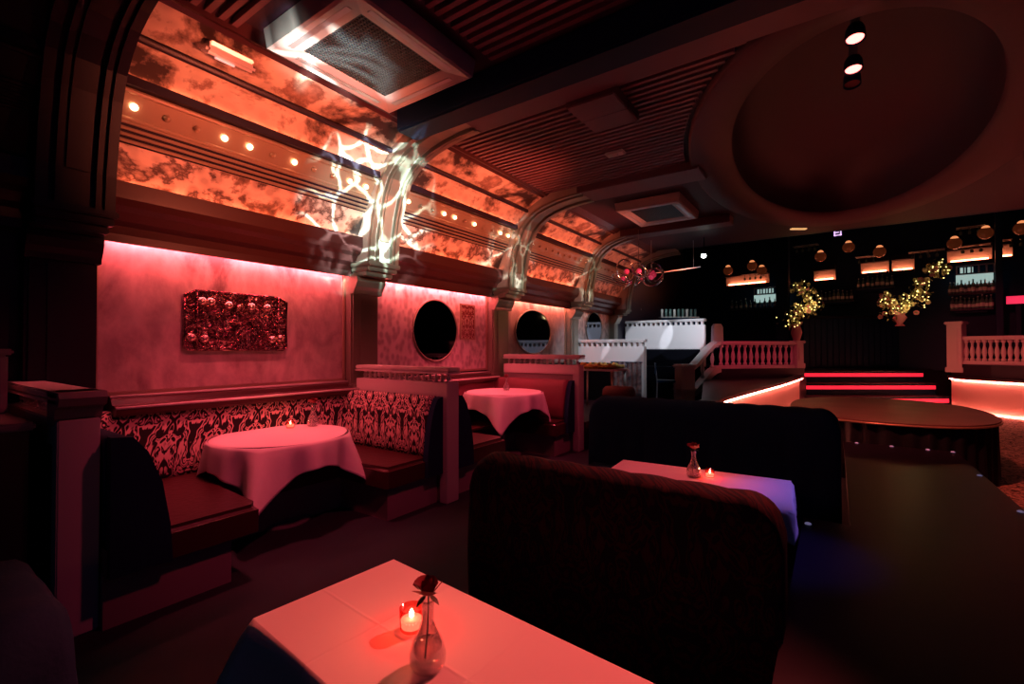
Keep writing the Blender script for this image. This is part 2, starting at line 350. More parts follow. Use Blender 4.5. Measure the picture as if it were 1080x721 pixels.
# slatted ceiling fields, beams
def slats(y0, y1, xa=-3.44, xb=3.0, pitch=.085):
    bm = newbm(); y = y0 + .03
    while y < y1 - .04:
        xe = xb; t = (y - 6.9) / 3.42
        if abs(t) < 1: xe = min(xb, .15 - 1.72 * math.sqrt(1 - t * t))
        if xe > xa + .2: box(bm, xa, xe, y, y + .04, 3.755, 3.802)
        y += pitch
    return bm
struct('ceiling_slats', slats(3.72, 5.88), M_slat)
struct('ceiling_slats', slats(-1.4, 1.62), M_slat)
struct('ceiling_slats', slats(1.62, 2.95, xa=-2.2), M_slat)
struct('trim_2', box(newbm(), -3.0, 1.6, 3.27, 3.69, 3.70, 3.80, .01), M_band)
struct('trim_3', box(newbm(), -3.42, 2.0, 2.98, 3.25, 3.56, 3.80, .02), M_black)
struct('trim_4', box(newbm(), -3.0, -1.35, 5.92, 6.4, 3.70, 3.80, .01), M_band)
struct('trim_5', box(newbm(), -3.42, -1.45, 8.6, 8.95, 3.66, 3.80, .01), M_band)
bm = newbm(); box(bm, -1.98, -1.52, 3.70, 4.02, 3.66, 3.80, .008); box(bm, -1.98, -1.52, 4.03, 4.32, 3.67, 3.80, .008)
struct('trim_6', bm, M_band)

# ------------------------------------------------------------------ bays: cornice, cove, panels
CORN = [(XW, 2.36), (-4.61, 2.375), (-4.545, 2.375), (-4.545, 2.315), (-4.525, 2.315), (-4.53, 2.38), (-4.51, 2.44), (-4.44, 2.47), (-4.40, 2.53), (-4.34, 2.56), (-4.31, 2.61), (-4.31, 2.735), (-4.325, 2.735), (-4.33, 2.70), (-4.50, 2.70), (XW, 2.70)]
bays = [(-1.9, .70), (1.07, 3.28), (3.68, 5.92), (6.42, 8.62), (8.98, 10.98)]
struct('trim_7', ngon_prism(newbm(), CORN, 'y', -1.9, 10.98), M_cornice)
bolt_me = None
for bi, (y0, y1) in enumerate(bays):
    e = bpy.data.objects.new('trim_%d' % (10 + bi), None); COL.objects.link(e); e['kind'] = 'structure'; e.location = (-4.4, (y0 + y1) / 2, 2.7)
    off = Matrix.Translation(-Vector(e.location))
    def part(name, bm, m, **k):
        bmesh.ops.transform(bm, matrix=off, verts=bm.verts); return obj(name, bm, m if bi else M_rib_shade, e, **k)  # first bay drawn wholly in the painted shade colour
    def slab(a, b, t=.03): return ribbon(newbm(), [a, b], offset([a, b], t), y0, y1)
    part('frieze_painting', slab((-4.40, 2.71), (-4.27, 3.0)), M_fresco_low)
    bm = newbm(); ribbon(bm, [(-4.27, 3.0), (-4.18, 3.15)], offset([(-4.27, 3.0), (-4.18, 3.15)], .05), y0, y1)
    for k in range(4):
        t = (k + .5) / 4; tube(bm, [(-4.255 + .085 * t, y0, 3.0 + .15 * t), (-4.255 + .085 * t, y1, 3.0 + .15 * t)], .0125, 6)
    part('reeded_moulding', bm, M_gold)
    part('moulding_backing', ribbon(newbm(), [(-4.262, 3.0), (-4.172, 3.15)], offset([(-4.262, 3.0), (-4.172, 3.15)], .006), y0, y1), M_wood_dark)
    rail = part('stud_rail', slab((-4.18, 3.15), (-4.07, 3.32)), M_gold)
    bm = newbm(); tube(bm, [(-4.175, y0, 3.155), (-4.175, y1, 3.155)], .016, 6); tube(bm, [(-4.065, y0, 3.315), (-4.065, y1, 3.315)], .018, 6); part('gilt_bead', bm, M_gold)
    ledge = newbm(); box(ledge, -4.12, -4.005, y0, y1, 3.335, 3.365); box(ledge, -4.015, -4.005, y0, y1, 3.365, 3.40); part('dark_ledge', ledge, M_wood_dark)
    part('cove_painting', slab((-4.06, 3.365), (-3.85, 3.60)), M_fresco_up)
    part('cove_painting', slab((-3.83, 3.62), (-3.56, 3.745)), M_fresco_up)
    bm = newbm(); ribbon(bm, [(-3.56, 3.735), (-3.52, 3.755), (-3.49, 3.75), (-3.44, 3.78), (-3.40, 3.80)], [(-3.6, 3.80), (-3.57, 3.83), (-3.52, 3.83), (-3.46, 3.83), (-3.42, 3.83)], y0, y1); part('edge_moulding', bm, M_cornice)
    part('cove_pipe', tube(newbm(), [(-3.83, y0, 3.585), (-3.83, y1, 3.585)], .026, 8), M_wood_dark)
    if bi:
        n = int((y1 - y0) / .2)
        for k in range(n):
            y = y0 + (k + .5) * (y1 - y0) / n
            bm = newbm(); M = Matrix.Translation(Vector((-4.115, y, 3.228))) @ Euler((0, math.radians(123), 0)).to_matrix().to_4x4()
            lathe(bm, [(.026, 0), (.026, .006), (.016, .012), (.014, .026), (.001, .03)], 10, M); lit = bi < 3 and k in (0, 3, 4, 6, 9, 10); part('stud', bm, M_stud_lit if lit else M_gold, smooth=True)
        if bi < 4:
            es = [1, 1, .8, .5][bi]
            # led strip under the cornice and in the cove, plus an added upper strip
            part('led_strip', box(newbm(), -4.60, -4.56, y0 + .03, y1 - .03, 2.355, 2.368), M_led_red if bi < 3 else M_led_pink)
            part('cove_light_strip', box(newbm(), -4.365, -4.345, y0 + .03, y1 - .03, 2.70, 2.708), M_led_cove)
            part('cove_light_strip', box(newbm(), -4.04, -4.025, y0 + .03, y1 - .03, 3.366, 3.374), M_led_cove)  # added strip hidden by the ledge lip, lights the upper panels

# ribs and pilasters
RP = [(-4.20, 2.45), (-4.18, 2.7), (-4.12, 3.0), (-4.06, 3.2), (-3.98, 3.37), (-3.86, 3.49), (-3.72, 3.58), (-3.55, 3.64), (-3.35, 3.685), (-3.15, 3.71), (-2.95, 3.72)]
def rib(yc, idx, hw=.19, mat_front=None, dark=False):
    mf = M_rib_shade if dark else M_rib; ms = M_rib_shade if dark else M_cream
    e = bpy.data.objects.new('trim_%d' % (20 + idx), None); COL.objects.link(e); e['kind'] = 'structure'; e.location = (-4.3, yc, 2.4)
    off = Matrix.Translation(-Vector(e.location))
    def part(name, bm, m, **k):
        bmesh.ops.transform(bm, matrix=off, verts=bm.verts); return obj(name, bm, m, e, **k)
    y0, y1 = yc - hw, yc + hw
    part('rib_body', ribbon(newbm(), RP, [(x - .25, z + .02) if z < 3.3 else (x - .12, max(z + .16, 3.6)) for x, z in RP], y0, y1), ms)
    fr = offset(RP, -.028); fr2 = offset(RP, -.05)
    bm = newbm()
    for a, b in ((y0 - .012, y0 + .045), (y1 - .045, y1 + .012)): ribbon(bm, fr, RP, a, b)
    ribbon(bm, offset(RP[:], -.045), RP, y0 + .075, y0 + .10); ribbon(bm, offset(RP[:], -.045), RP, y1 - .10, y1 - .075)
    part('rib_moulding', bm, mf)
    part('rib_panel', ribbon(newbm(), offset(RP[1:], -.02), RP[1:], y0 + .13, y1 - .13), mf)
    bm = newbm(); box(bm, -4.50, -4.15, y0 - .03, y1 + .03, 2.41, 2.46, .01); box(bm, -4.50, -4.19, y0 - .015, y1 + .015, 2.36, 2.41, .01); box(bm, -4.50, -4.25, y0, y1, 2.31, 2.36, .01)
    part('rib_capital', bm, mf)
    # pilaster below
    bm = newbm(); box(bm, XW, -4.50, y0, y1, .95, 2.30, .02); box(bm, XW, -4.49, y0 + .09, y1 - .09, 1.2, 2.12, .02)
    part('pilaster_shaft', bm, mf)
    bm = newbm(); cp = [(XW, 2.12), (-4.46, 2.12), (-4.45, 2.16), (-4.42, 2.2), (-4.39, 2.26), (-4.40, 2.31), (-4.44, 2.34), (XW, 2.34)]
    ngon_prism(bm, cp, 'y', y0 - .01, y1 + .01); part('pilaster_capital', bm, mf)
    bm = newbm(); box(bm, XW, -4.46, y0 - .02, y1 + .02, .95, 1.1, .015); part('pilaster_base', bm, mf)
    return e
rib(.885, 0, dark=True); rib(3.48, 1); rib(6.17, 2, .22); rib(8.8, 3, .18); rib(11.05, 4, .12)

# wall panels
def wall_panel(i, y0, y1, z0, z1, m):
    e = bpy.data.objects.new('trim_%d' % (30 + i), None); COL.objects.link(e); e['kind'] = 'structure'; e.location = (XW, (y0 + y1) / 2, z0)
    off = Matrix.Translation(-Vector(e.location))
    bm = box(newbm(), XW, XW + .02, y0, y1, z0, z1); bmesh.ops.transform(bm, matrix=off, verts=bm.verts); obj('wallpaper_panel', bm, m, e)
    bm = newbm()
    for a in ((y0, y0 + .03, z0, z1), (y1 - .03, y1, z0, z1), (y0, y1, z0, z0 + .03)): box(bm, XW + .018, XW + .045, *a, .005)
    bmesh.ops.transform(bm, matrix=off, verts=bm.verts); obj('panel_frame', bm, M_gold, e)
wall_panel(1, 1.075, 3.285, 1.13, 2.34, M_paper)
wall_panel(2, 3.675, 5.945, 1.15, 2.34, M_paper2)
wall_panel(3, 6.42, 8.60, 1.2, 2.34, M_paper)
wall_panel(4, 9.0, 10.9, 1.5, 2.34, M_paper2)
for k, (y0, y1) in enumerate(bays[1:4]):
    bm = newbm(); ngon_prism(bm, [(XW, .98), (-4.44, .98), (-4.42, 1.0), (-4.42, 1.045), (-4.46, 1.06), (-4.52, 1.065), (-4.54, 1.10), (-4.58, 1.125), (XW, 1.13)], 'y', y0 - .1 + (0.2 if k == 0 else 0), y1 + .1)
    tr = struct('trim_%d' % (40 + k), bm, M_cornice)
    ya_, yb_ = y0 - .1 + (0.2 if k == 0 else 0), y1 + .1
    for zz, xx, rr in ((1.045, -4.425, .012), (1.122, -4.575, .012)): obj('gilt_bead', tube(newbm(), [(xx, ya_, zz), (xx, yb_, zz)], rr, 8), M_ivory, tr, smooth=True)

# ------------------------------------------------------------------ booth partitions with little balustrades
def baluster_bm(h, r, M=None):
    p = [(r * .9, 0), (r * .9, h * .1), (r * .5, h * .16), (r * .95, h * .4), (r * .8, h * .55), (r * .42, h * .72), (r * .5, h * .86), (r * .9, h * .9), (r * .9, h)]
    return lathe(newbm(), p, 10, M)
def partition(y, x0, x1, zf, zt, label, n, square=False, panel_h=.14, down=None, th=.16):
    t = thing('booth_partition', label, 'partition', (x1, y, zf), 0, 'low partitions between the booths')
    H = zt - zf; X0 = x0 - x1
    box_ = lambda a, b, c, d, e_, f_, bv=.006: box(newbm(), a, b, c, d, e_, f_, bv)
    bm = newbm(); box(bm, X0, .02, -th / 2 - .015, th / 2 + .015, H - .04, H, .01); box(bm, X0, .01, -th / 2 - .015, th / 2 + .015, H - .062, H - .045)
    obj('handrail', bm, M_ivory, t)
    bh = .085
    obj('frieze_board', box_(X0, -.005, -th / 2, th / 2, (zt - zf) - .062 - bh - panel_h, H - .062 - bh), M_ivory, t)
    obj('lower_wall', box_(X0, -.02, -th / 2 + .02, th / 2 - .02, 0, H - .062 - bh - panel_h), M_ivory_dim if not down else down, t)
    obj('end_post', box_(-.10, 0.0, -th / 2 - .005, th / 2 + .005, 0, H - .062 - bh), M_ivory, t)
    p0 = None
    for k in range(n):
        x = X0 + .06 + (abs(X0) - .12) * k / (n - 1)
        if p0 is None:
            if square: bm = box(newbm(), -.022, .022, -th / 2 + .01, th / 2 - .01, 0, bh)
            else: bm = baluster_bm(bh, .028)
            p0 = obj('baluster', bm, M_ivory, t, smooth=not square); p0.location = (x, 0, H - .062 - bh)
        else:
            c = p0.copy(); COL.objects.link(c); c.location = (x, 0, H - .062 - bh)
    return t
P0 = partition(.71, -4.62, -3.25, 0, 1.275, 'dark shadowed booth partition in the left foreground, seen end on', 16)
P1 = partition(3.41, -4.47, -3.07, 0, 1.31, 'salmon lit partition with small balusters behind the nearest round table', 16)
P2 = partition(6.17, -4.40, -3.05, 0, 1.40, 'partition with balusters behind the second round table', 13)
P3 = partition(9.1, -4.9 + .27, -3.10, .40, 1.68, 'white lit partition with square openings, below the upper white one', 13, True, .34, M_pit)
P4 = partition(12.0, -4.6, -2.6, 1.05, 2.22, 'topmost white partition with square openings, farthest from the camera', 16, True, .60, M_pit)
# curled end caps on the rails
for P, s in ((P0, 1.0), (P1, .5), (P2, .5)):
    H = {P0: 1.275, P1: 1.31, P2: 1.40}[P]
    if s == 1.0:
        bm = newbm(); ngon_prism(bm, [(-.16, H), (.06, H), (.08, H - .03), (.06, H - .07), (.0, H - .09), (-.02, H - .14), (-.05, H - .17), (-.16, H - .19)], 'y', -.095, .095); obj('scroll_end', bm, M_ivory_dim, P)

# ------------------------------------------------------------------ banquettes
def back_bm(L, h, t0, t1, nseg=24):
    """upright padded back running along +x from 0 to L, front face towards +y; soft rolled top"""
    prof = [(0, 0), (t0, 0), (t0 + .02, .05), (t0 + .01, h * .4), (t1 + .02, h * .8), (t1, h * .93), (t1 * .75, h * .985), (t1 * .4, h), (0, h * .985)]
    bm = newbm(); A = [[bm.verts.new((L * i / nseg, y, z)) for y, z in prof] for i in range(nseg + 1)]; n = len(prof)
    for i in range(nseg):
        for k in range(n): bm.faces.new((A[i][k], A[i + 1][k], A[i + 1][(k + 1) % n], A[i][(k + 1) % n]))
    bm.faces.new(A[0][::-1]); bm.faces.new(A[-1]); return bm
def place(bm, x, y, z, rz): bmesh.ops.transform(bm, matrix=Matrix.Translation((x, y, z)) @ Matrix.Rotation(rz, 4, 'Z'), verts=bm.verts); return bm
def banquette(y0, y1, label, m_back, m_seat, zf=0, ya=None, yb=None, cushion_end=True, m_right=None):
    # origin at x=-3.2,y0
    t = thing('corner_banquette', label, 'bench seat', (-3.2, y0, zf), 0, 'u shaped banquettes along the left wall')
    W = y1 - y0; xb = XW + 3.2 + .03; ya = ya or .88; yb = yb or .66
    # seat: two arms and the run along the wall, one continuous cushion
    U = [(0.06, 0), (0.06, ya), (-.03, ya + .01), (-.62, ya), (-.62, W - yb), (-.0, W - yb), (0.05, W - yb + .02), (0.05, W), (xb, W), (xb, 0)]
    bm = ngon_prism(newbm(), U, 'z', .29, .47); bmesh.ops.bevel(bm, geom=[e for e in bm.edges if abs(e.verts[0].co.z - e.verts[1].co.z) < .01 and e.verts[0].co.z > .4], offset=.035, segments=3, affect='EDGES')
    obj('seat_cushion', bm, m_seat, t, smooth=False)
    U2 = [(0, 0), (0, ya - .14), (-.66, ya - .14), (-.66, W - yb + .05), (0, W - yb + .05), (0, W), (xb, W), (xb, 0)]
    obj('plinth', ngon_prism(newbm(), U2, 'z', 0, .29), M_ivory_dim, t)
    obj('backrest', place(back_bm(W - .02, .57, .24, .13), xb + .0, W - .01, .45, -PI / 2), m_back, t, smooth=True)
    obj('side_backrest', place(back_bm(-xb - .02, .55, .25, .13), 0.02 + xb, 0.005, .47, 0), M_navy if m_back != M_redback else m_back, t, smooth=True)
    obj('side_backrest', place(back_bm(-xb - .02, .57, .16, .12), -.0, W - .005, .47, PI), m_right or m_back, t, smooth=True)
    # padded ends facing the aisle
    for a, th in ((0.005, .27), (W - .005, -.2)):
        bm = newbm(); s = 1 if th > 0 else -1; q = [(a, .29), (a + th * 1.05, .29), (a + th, .5), (a + th * .85, .75), (a + th * .6, .93), (a + th * .35, 1.02), (a, 1.03)]
        ngon_prism(bm, q, 'x', 0.02, .085); obj('padded_end', bm, M_navy, t)
    return t
banquette(.80, 3.32, 'patterned u shaped banquette around the nearest round table', M_damask, M_leather, ya=.78, yb=.66)
banquette(3.50, 6.08, 'plain red backed banquette around the second round table', M_redback, M_leather, yb=.50)

# ------------------------------------------------------------------ tables, cloths, table decoration
def round_table(x, y, zt, label):
    t = thing('round_pedestal_table', label, 'table', (x, y, 0), 0, 'round tables in the booths')
    obj('tabletop', lathe(newbm(), [(.01, zt - .035), (.54, zt - .035), (.55, zt - .02), (.55, zt - .006), (.01, zt - .006)], 48), M_wood_dark, t)
    obj('pedestal', lathe(newbm(), [(.06, .03), (.035, .08), (.035, zt - .08), (.10, zt - .036)], 16), M_silver, t)
    obj('foot_plate', lathe(newbm(), [(.24, 0), (.24, .012), (.20, .03), (.05, .04)], 32), M_silver, t)
    return t
def round_cloth(x, y, zt, rot, label, a=.76, r=.555, folds=9, seed=1):
    rnd = random.Random(seed); ph = [rnd.random() * 6.28 for _ in range(4)]
    bm = newbm(); nu, nv = 144, 22
    def fn(u, v):
        th = 2 * PI * u; c, s = math.cos(th), math.sin(th); edge = min(a / max(abs(c), 1e-6), a / max(abs(s), 1e-6)); edge = min(edge, a * 1.41)
        drop = edge - r
        if v < .3:
            rr = r * v / .3; z = zt
            return (rr * math.cos(th + rot), rr * math.sin(th + rot), z)
        k = (v - .3) / .7; d = drop * k
        corner = (drop - (a - r)) / (a * .36)
        w = (.5 + .5 * math.sin(folds * th + ph[0])) * .055 + .02 * math.sin(17 * th + ph[1]) + .05 * corner * math.cos(8 * th)
        rr = r + .012 * (1 - math.exp(-k * 8)) + w * k ** 1.0 * (.6 + .8 * corner) + .05 * k * corner
        z = zt - .006 * min(1, k * 10) - d * .98
        return (rr * math.cos(th + rot), rr * math.sin(th + rot), z)
    grid(bm, fn, nu, nv, True)
    o = obj('tablecloth', bm, M_cloth, None, smooth=True); o.location = (x, y, 0); o.modifiers.new('s', 'SOLIDIFY').thickness = .003
    return tag(o, label, 'tablecloth')
T1 = (-3.98, 2.2, .75); T2 = (-3.87, 5.37, .89)
round_table(*T1, 'round table under a white cloth in the nearest booth')
round_cloth(*T1, math.radians(1), 'white cloth with pointed corners draped over the nearest round table', seed=3)
round_table(*T2, 'round table under a white cloth in the second booth')
round_cloth(*T2, math.radians(-12), 'white cloth draped over the second, farther round table', seed=5)

def rect_table(x, y, rz, L, W, zt, label):
    t = thing('rectangular_table', label, 'table', (x, y, 0), rz, 'rectangular tables between the sofas')
    obj('tabletop', box(newbm(), 0, L, -W, 0, zt - .03, zt - .006, .004), M_wood_dark, t)
    for xx in (.2, L - .2):
        bm = newbm(); lathe(bm, [(.03, .02), (.03, zt - .03)], 12, Matrix.Translation((xx, -W / 2, 0))); box(bm, xx - .2, xx + .2, -W / 2 - .03, -W / 2 + .03, 0, .025, .005); box(bm, xx - .03, xx + .03, -W / 2 - .18, -W / 2 + .18, 0, .022, .005)
        obj('leg', bm, M_black, t)
    return t
def rect_cloth(x, y, rz, L, W, zt, drop, label, creases=True):
    bm = newbm(); cx, cy = L / 2, -W / 2; hx, hy = L / 2 + .004, W / 2 + .004
    # perimeter parametrised, skirt hangs with folds at corners
    per = []
    N = 40
    def addseg(p, q, nrm, n, c0, c1):
        for i in range(n):
            t = i / n; per.append((p[0] + (q[0] - p[0]) * t, p[1] + (q[1] - p[1]) * t, nrm, min(t * (Vector(q) - Vector(p)).length, 9), (1 - t) * (Vector(q) - Vector(p)).length))
    C = [(-hx, -hy), (hx, -hy), (hx, hy), (-hx, hy)]; Nn = [(0, -1), (1, 0), (0, 1), (-1, 0)]
    for i in range(4):
        p, q = C[i], C[(i + 1) % 4]; ln = (Vector(q) - Vector(p)).length
        addseg(p, q, Nn[i], max(10, int(ln / .025)), 0, 0)
    n = len(per); rings = []
    for j in range(9):
        k = j / 8; ring = []
        for (px, py, nr, da, db) in per:
            dc = min(da, db); cw = max(0, 1 - dc / .16)   # closeness to a corner
            flare = .012 + (.10 * cw * cw * k if drop > .15 else 0) + .012 * math.sin((px + py) * 26) * k
            sx = (1 if px > 0 else -1); sy = (1 if py > 0 else -1)
            cf = .05 if drop > .15 else .01; dx = nr[0] * flare + cf * cw * k * sx; dy = nr[1] * flare + cf * cw * k * sy
            z = zt - (drop * (1 + .30 * cw ** 1.5)) * k
            if j == 0: dx = dy = 0; z = zt
            ring.append(bm.verts.new((cx + px + dx, cy + py + dy, z)))
        rings.append(ring)
    for a, b in zip(rings, rings[1:]):
        for i in range(n): bm.faces.new((a[i], a[(i + 1) % n], b[(i + 1) % n], b[i]))
    top = bm.faces.new(rings[0])
    r = bmesh.ops.poke(bm, faces=[top])
    o = obj('tablecloth', bm, M_cloth_crease if creases else M_cloth, None, smooth=True); o.location = (x, y, 0); o.rotation_euler = (0, 0, rz)
    es = o.modifiers.new('e', 'EDGE_SPLIT'); es.split_angle = math.radians(40)
    for p in o.data.polygons:
        if abs(p.normal.z) > .95: p.use_smooth = False
    o.modifiers.new('s', 'SOLIDIFY').thickness = .003
    return tag(o, label, 'tablecloth')
def b_crease(nt, n, L, bs):
    bs.inputs['Base Color'].default_value = (.80, .76, .74, 1); bs.inputs['Roughness'].default_value = .8
    tc = n.new('ShaderNodeTexCoord'); no = n.new('ShaderNodeTexNoise'); no.inputs['Scale'].default_value = 3; L.new(tc.outputs['Object'], no.inputs[0])
    mp = n.new('ShaderNodeMixRGB'); mp.inputs[0].default_value = .03; L.new(tc.outputs['Object'], mp.inputs[1]); L.new(no.outputs['Color'], mp.inputs[2])
    sp = n.new('ShaderNodeSeparateXYZ'); L.new(mp.outputs[0], sp.inputs[0]); outs = []
    for ax, pos in ((0, .30), (0, .62), (1, -.235)):
        s = n.new('ShaderNodeMath'); s.operation = 'SUBTRACT'; s.inputs[1].default_value = pos; L.new(sp.outputs[ax], s.inputs[0])
        ab = n.new('ShaderNodeMath'); ab.operation = 'ABSOLUTE'; L.new(s.outputs[0], ab.inputs[0])
        mr = n.new('ShaderNodeMapRange'); mr.inputs[1].default_value = 0; mr.inputs[2].default_value = .007; mr.inputs[3].default_value = 1; mr.inputs[4].default_value = 0; L.new(ab.outputs[0], mr.inputs[0]); outs.append(mr)
    m1 = n.new('ShaderNodeMath'); m1.operation = 'MAXIMUM'; L.new(outs[0].outputs[0], m1.inputs[0]); L.new(outs[1].outputs[0], m1.inputs[1])
    m2 = n.new('ShaderNodeMath'); m2.operation = 'MAXIMUM'; L.new(m1.outputs[0], m2.inputs[0]); L.new(outs[2].outputs[0], m2.inputs[1])
    n2 = n.new('ShaderNodeTexNoise'); n2.inputs['Scale'].default_value = 8; L.new(tc.outputs['Object'], n2.inputs[0])
    ad = n.new('ShaderNodeMath'); ad.operation = 'ADD'; L.new(m2.outputs[0], ad.inputs[0]); L.new(n2.outputs[0], ad.inputs[1])
    bp = n.new('ShaderNodeBump'); bp.inputs['Strength'].default_value = .3; bp.inputs['Distance'].default_value = .003; L.new(ad.outputs[0], bp.inputs['Height']); L.new(bp.outputs[0], bs.inputs['Normal'])
M_cloth_crease = node_mat('creased white tablecloth', b_crease)
RZ3 = math.radians(-4.8)
rect_table(-1.29, 1.12, RZ3, 1.12, .46, .75, 'rectangular table under a white cloth, closest to the camera')
rect_cloth(-1.29, 1.12, RZ3, 1.12, .46, .75, .22, 'creased white tablecloth on the table closest to the camera')
rect_table(-1.17, 3.0, math.radians(4), .96, .56, .75, 'rectangular table between the two dark sofas')
rect_cloth(-1.17, 3.0, math.radians(4), .96, .56, .75, .12, 'white tablecloth lit pink and violet between the two dark sofas')

def bud_vase(x, y, z, label, rlabel, s=1.0, rose=True, tilt=0):
    t = thing('bud_vase', label, 'vase', (x, y, z), 0, 'glass bud vases on the tables')
    prof = [(.001, .004), (.030, .002), (.036, .012), (.037, .03), (.030, .055), (.018, .078), (.0125, .095), (.012, .125), (.0155, .135), (.0155, .139), (.0135, .139), (.0105, .125), (.0105, .095), (.015, .078), (.027, .055), (.034, .03), (.033, .013), (.001, .010)]
    obj('glass_body', lathe(newbm(), [(r * s, q * s) for r, q in prof], 28, cap=False), M_glass, t, smooth=True)
    obj('water', lathe(newbm(), [(.001, .012 * s), (.031 * s, .014 * s), (.032 * s, .03 * s), (.026 * s, .052 * s), (.001, .052 * s)], 20, cap=False), M_glass, t, smooth=True)
    if rose:
        q = thing('rose', rlabel, 'flower', (x, y, z), 0, 'dark roses in the bud vases')
        obj('stem', tube(newbm(), [(-.008 * s, 0, .016 * s), (0, 0, .08 * s), (.002 * s, 0, .15 * s)], .0018 * s, 6), M_stem, q)
        bm = newbm()
        for k in range(11):
            a = k * 2.4; rr = .006 + .0014 * k; zz = .162 + .004 * math.sin(k)
            def pet(u, v, a=a, rr=rr, k=k): 
                th = a + (u - .5) * 1.7; R = (rr * .35 + rr * (v ** .7) * (1.15 + .25 * (k > 6) * v)) * s
                return (R * math.cos(th), R * math.sin(th), (.148 + v * (.036 - .0012 * k) * (1 - .35 * abs(2 * u - 1) ** 2)) * s)
            grid(bm, pet, 6, 5)
        obj('bloom', bm, M_rose, q, smooth=True)
        bm = newbm()
        for k in range(4):
            a = k * 1.57; 
            def lf(u, v, a=a): w_ = math.sin(PI * u) * .006 * (v - .5) * 2; return ((.004 + .028 * u) * math.cos(a) * s - w_ * math.sin(a) * s, (.004 + .028 * u) * math.sin(a) * s + w_ * math.cos(a) * s, (.147 - .012 * u * u) * s)
            grid(bm, lf, 5, 2)
        obj('leaf', bm, M_stem, q, smooth=True)
    return t
def votive(x, y, z, label, s=1.0, power=1.2):
    t = thing('votive_candle', label, 'candle', (x, y, z), 0, 'lit votive candles on the tables')
    obj('glass_cup', lathe(newbm(), [(.001, .001), (.026 * s, .001), (.030 * s, .006), (.032 * s, .06 * s), (.0295 * s, .06 * s), (.027 * s, .01), (.001, .008)], 24, cap=False), M_redglass, t, smooth=True)
    obj('wax', lathe(newbm(), [(.001, .010 * s), (.0262 * s, .010 * s), (.028 * s, .030 * s), (.001, .029 * s)], 20, cap=False), M_wax, t, smooth=True)
    obj('flame', lathe(newbm(), [(.0005, .030 * s), (.0075 * s, .037 * s), (.0065 * s, .044 * s), (.0006, .056 * s)], 12, cap=False), M_flame, t, smooth=True)
    l = bpy.data.lights.new('candle_light', 'POINT'); l.color = (1, .24, .12); l.energy = power; l.shadow_soft_size = .008
    o = bpy.data.objects.new('candle_light', l); COL.objects.link(o); o.parent = t; o.location = (0, 0, .075 * s)
bud_vase(-.79, .79, .752, 'glass bud vase with a dark rose, on the table closest to the camera', 'dark red rose in the vase closest to the camera', 1.15)
votive(-.93, .87, .752, 'lit votive candle beside the vase closest to the camera', 1.0, .9)
bud_vase(-4.12, 2.58, .752, 'glass bud vase on the nearest round table in the booth', 'dark rose above the nearest round table in the booth', 1.5)
votive(-4.20, 2.40, .752, 'lit ruby votive candle on the nearest round table', 1.15, .6)
bud_vase(-3.85, 5.40, .892, 'small ruby lit bud vase on the second round table', 'small rose on the second round table', 1.3)
bud_vase(-.68, 2.83, .752, 'glass bud vase on the table between the two dark sofas', 'dark rose on the table between the two dark sofas', 1.1)
votive(-.60, 2.87, .752, 'lit votive candle on the table between the two dark sofas', .8, .5)

# ------------------------------------------------------------------ sofas in the middle of the room
def scallop_back(L, H, T, nb, m, rise=.007, endr=.13):
    """tufted upright back along +x; rounded ends, scalloped top"""
    bm = newbm(); nu, nv = nb * 10, 20
    def fn(u, v):
        x = L * u; e = min(x, L - x); er = max(0, 1 - e / endr); drop = endr * (1 - math.sqrt(max(0, 1 - er * er)))
        sc = rise * abs(math.sin(PI * nb * u)); h = H - .03 + sc - drop
        a = v  # 0 front-bottom .. 1 back-bottom
        bul = (.5 + .5 * abs(math.sin(PI * nb * u))) * .03
        if a < .4: q = a / .4; return (x, -T / 2 - bul * math.sin(PI * min(1, q * 1.1)), h * q * .94)
        if a > .6: q = (1 - a) / .4; return (x, T / 2 + bul * math.sin(PI * min(1, q * 1.1)), h * q * .94)
        q = (a - .4) / .2 * PI; return (x, -math.cos(q) * T / 2, h * .94 + h * .06 * math.sin(q))
    V = grid(bm, fn, nu, nv)
    bm.faces.new(V[0]); bm.faces.new(V[-1][::-1]); return bm
def sofa(x, y, rz, L, H, T, nb, m, mseat, label, base_end=0):
    cut = .24 if rz and x > -.5 else .03
    t = thing('tufted_sofa', label, 'sofa', (x, y, 0), rz, 'dark tufted sofas in the middle of the room')
    bm = scallop_back(L, H - .1, T, nb, m); bmesh.ops.transform(bm, matrix=Matrix.Translation((0, 0, .1)), verts=bm.verts); obj('backrest', bm, m, t, smooth=True)
    obj('seat_cushion', box(newbm(), cut, L - .03 - base_end, T / 2, T / 2 + .46, .28, .46, .04), mseat, t)
    obj('base', box(newbm(), cut, L - .03 - base_end, -T / 2 + .03, T / 2 + .42, .0, .28, .01), M_black, t)
    return t
sofa(-1.62, 2.03, 0, 1.46, .965, .20, 7, M_damask_dark, M_navy, 'dark damask sofa with its scalloped back to the camera, behind the nearest table')
s2 = sofa(.03, 4.10, PI, 1.92, 1.085, .24, 11, M_navy, M_navy, 'tall navy tufted sofa behind the table with the violet glow', base_end=0)
sofa(-1.84, .30, PI, .75, .76, .2, 3, M_navy, M_navy, 'dark rounded sofa back at the bottom left edge of the picture')
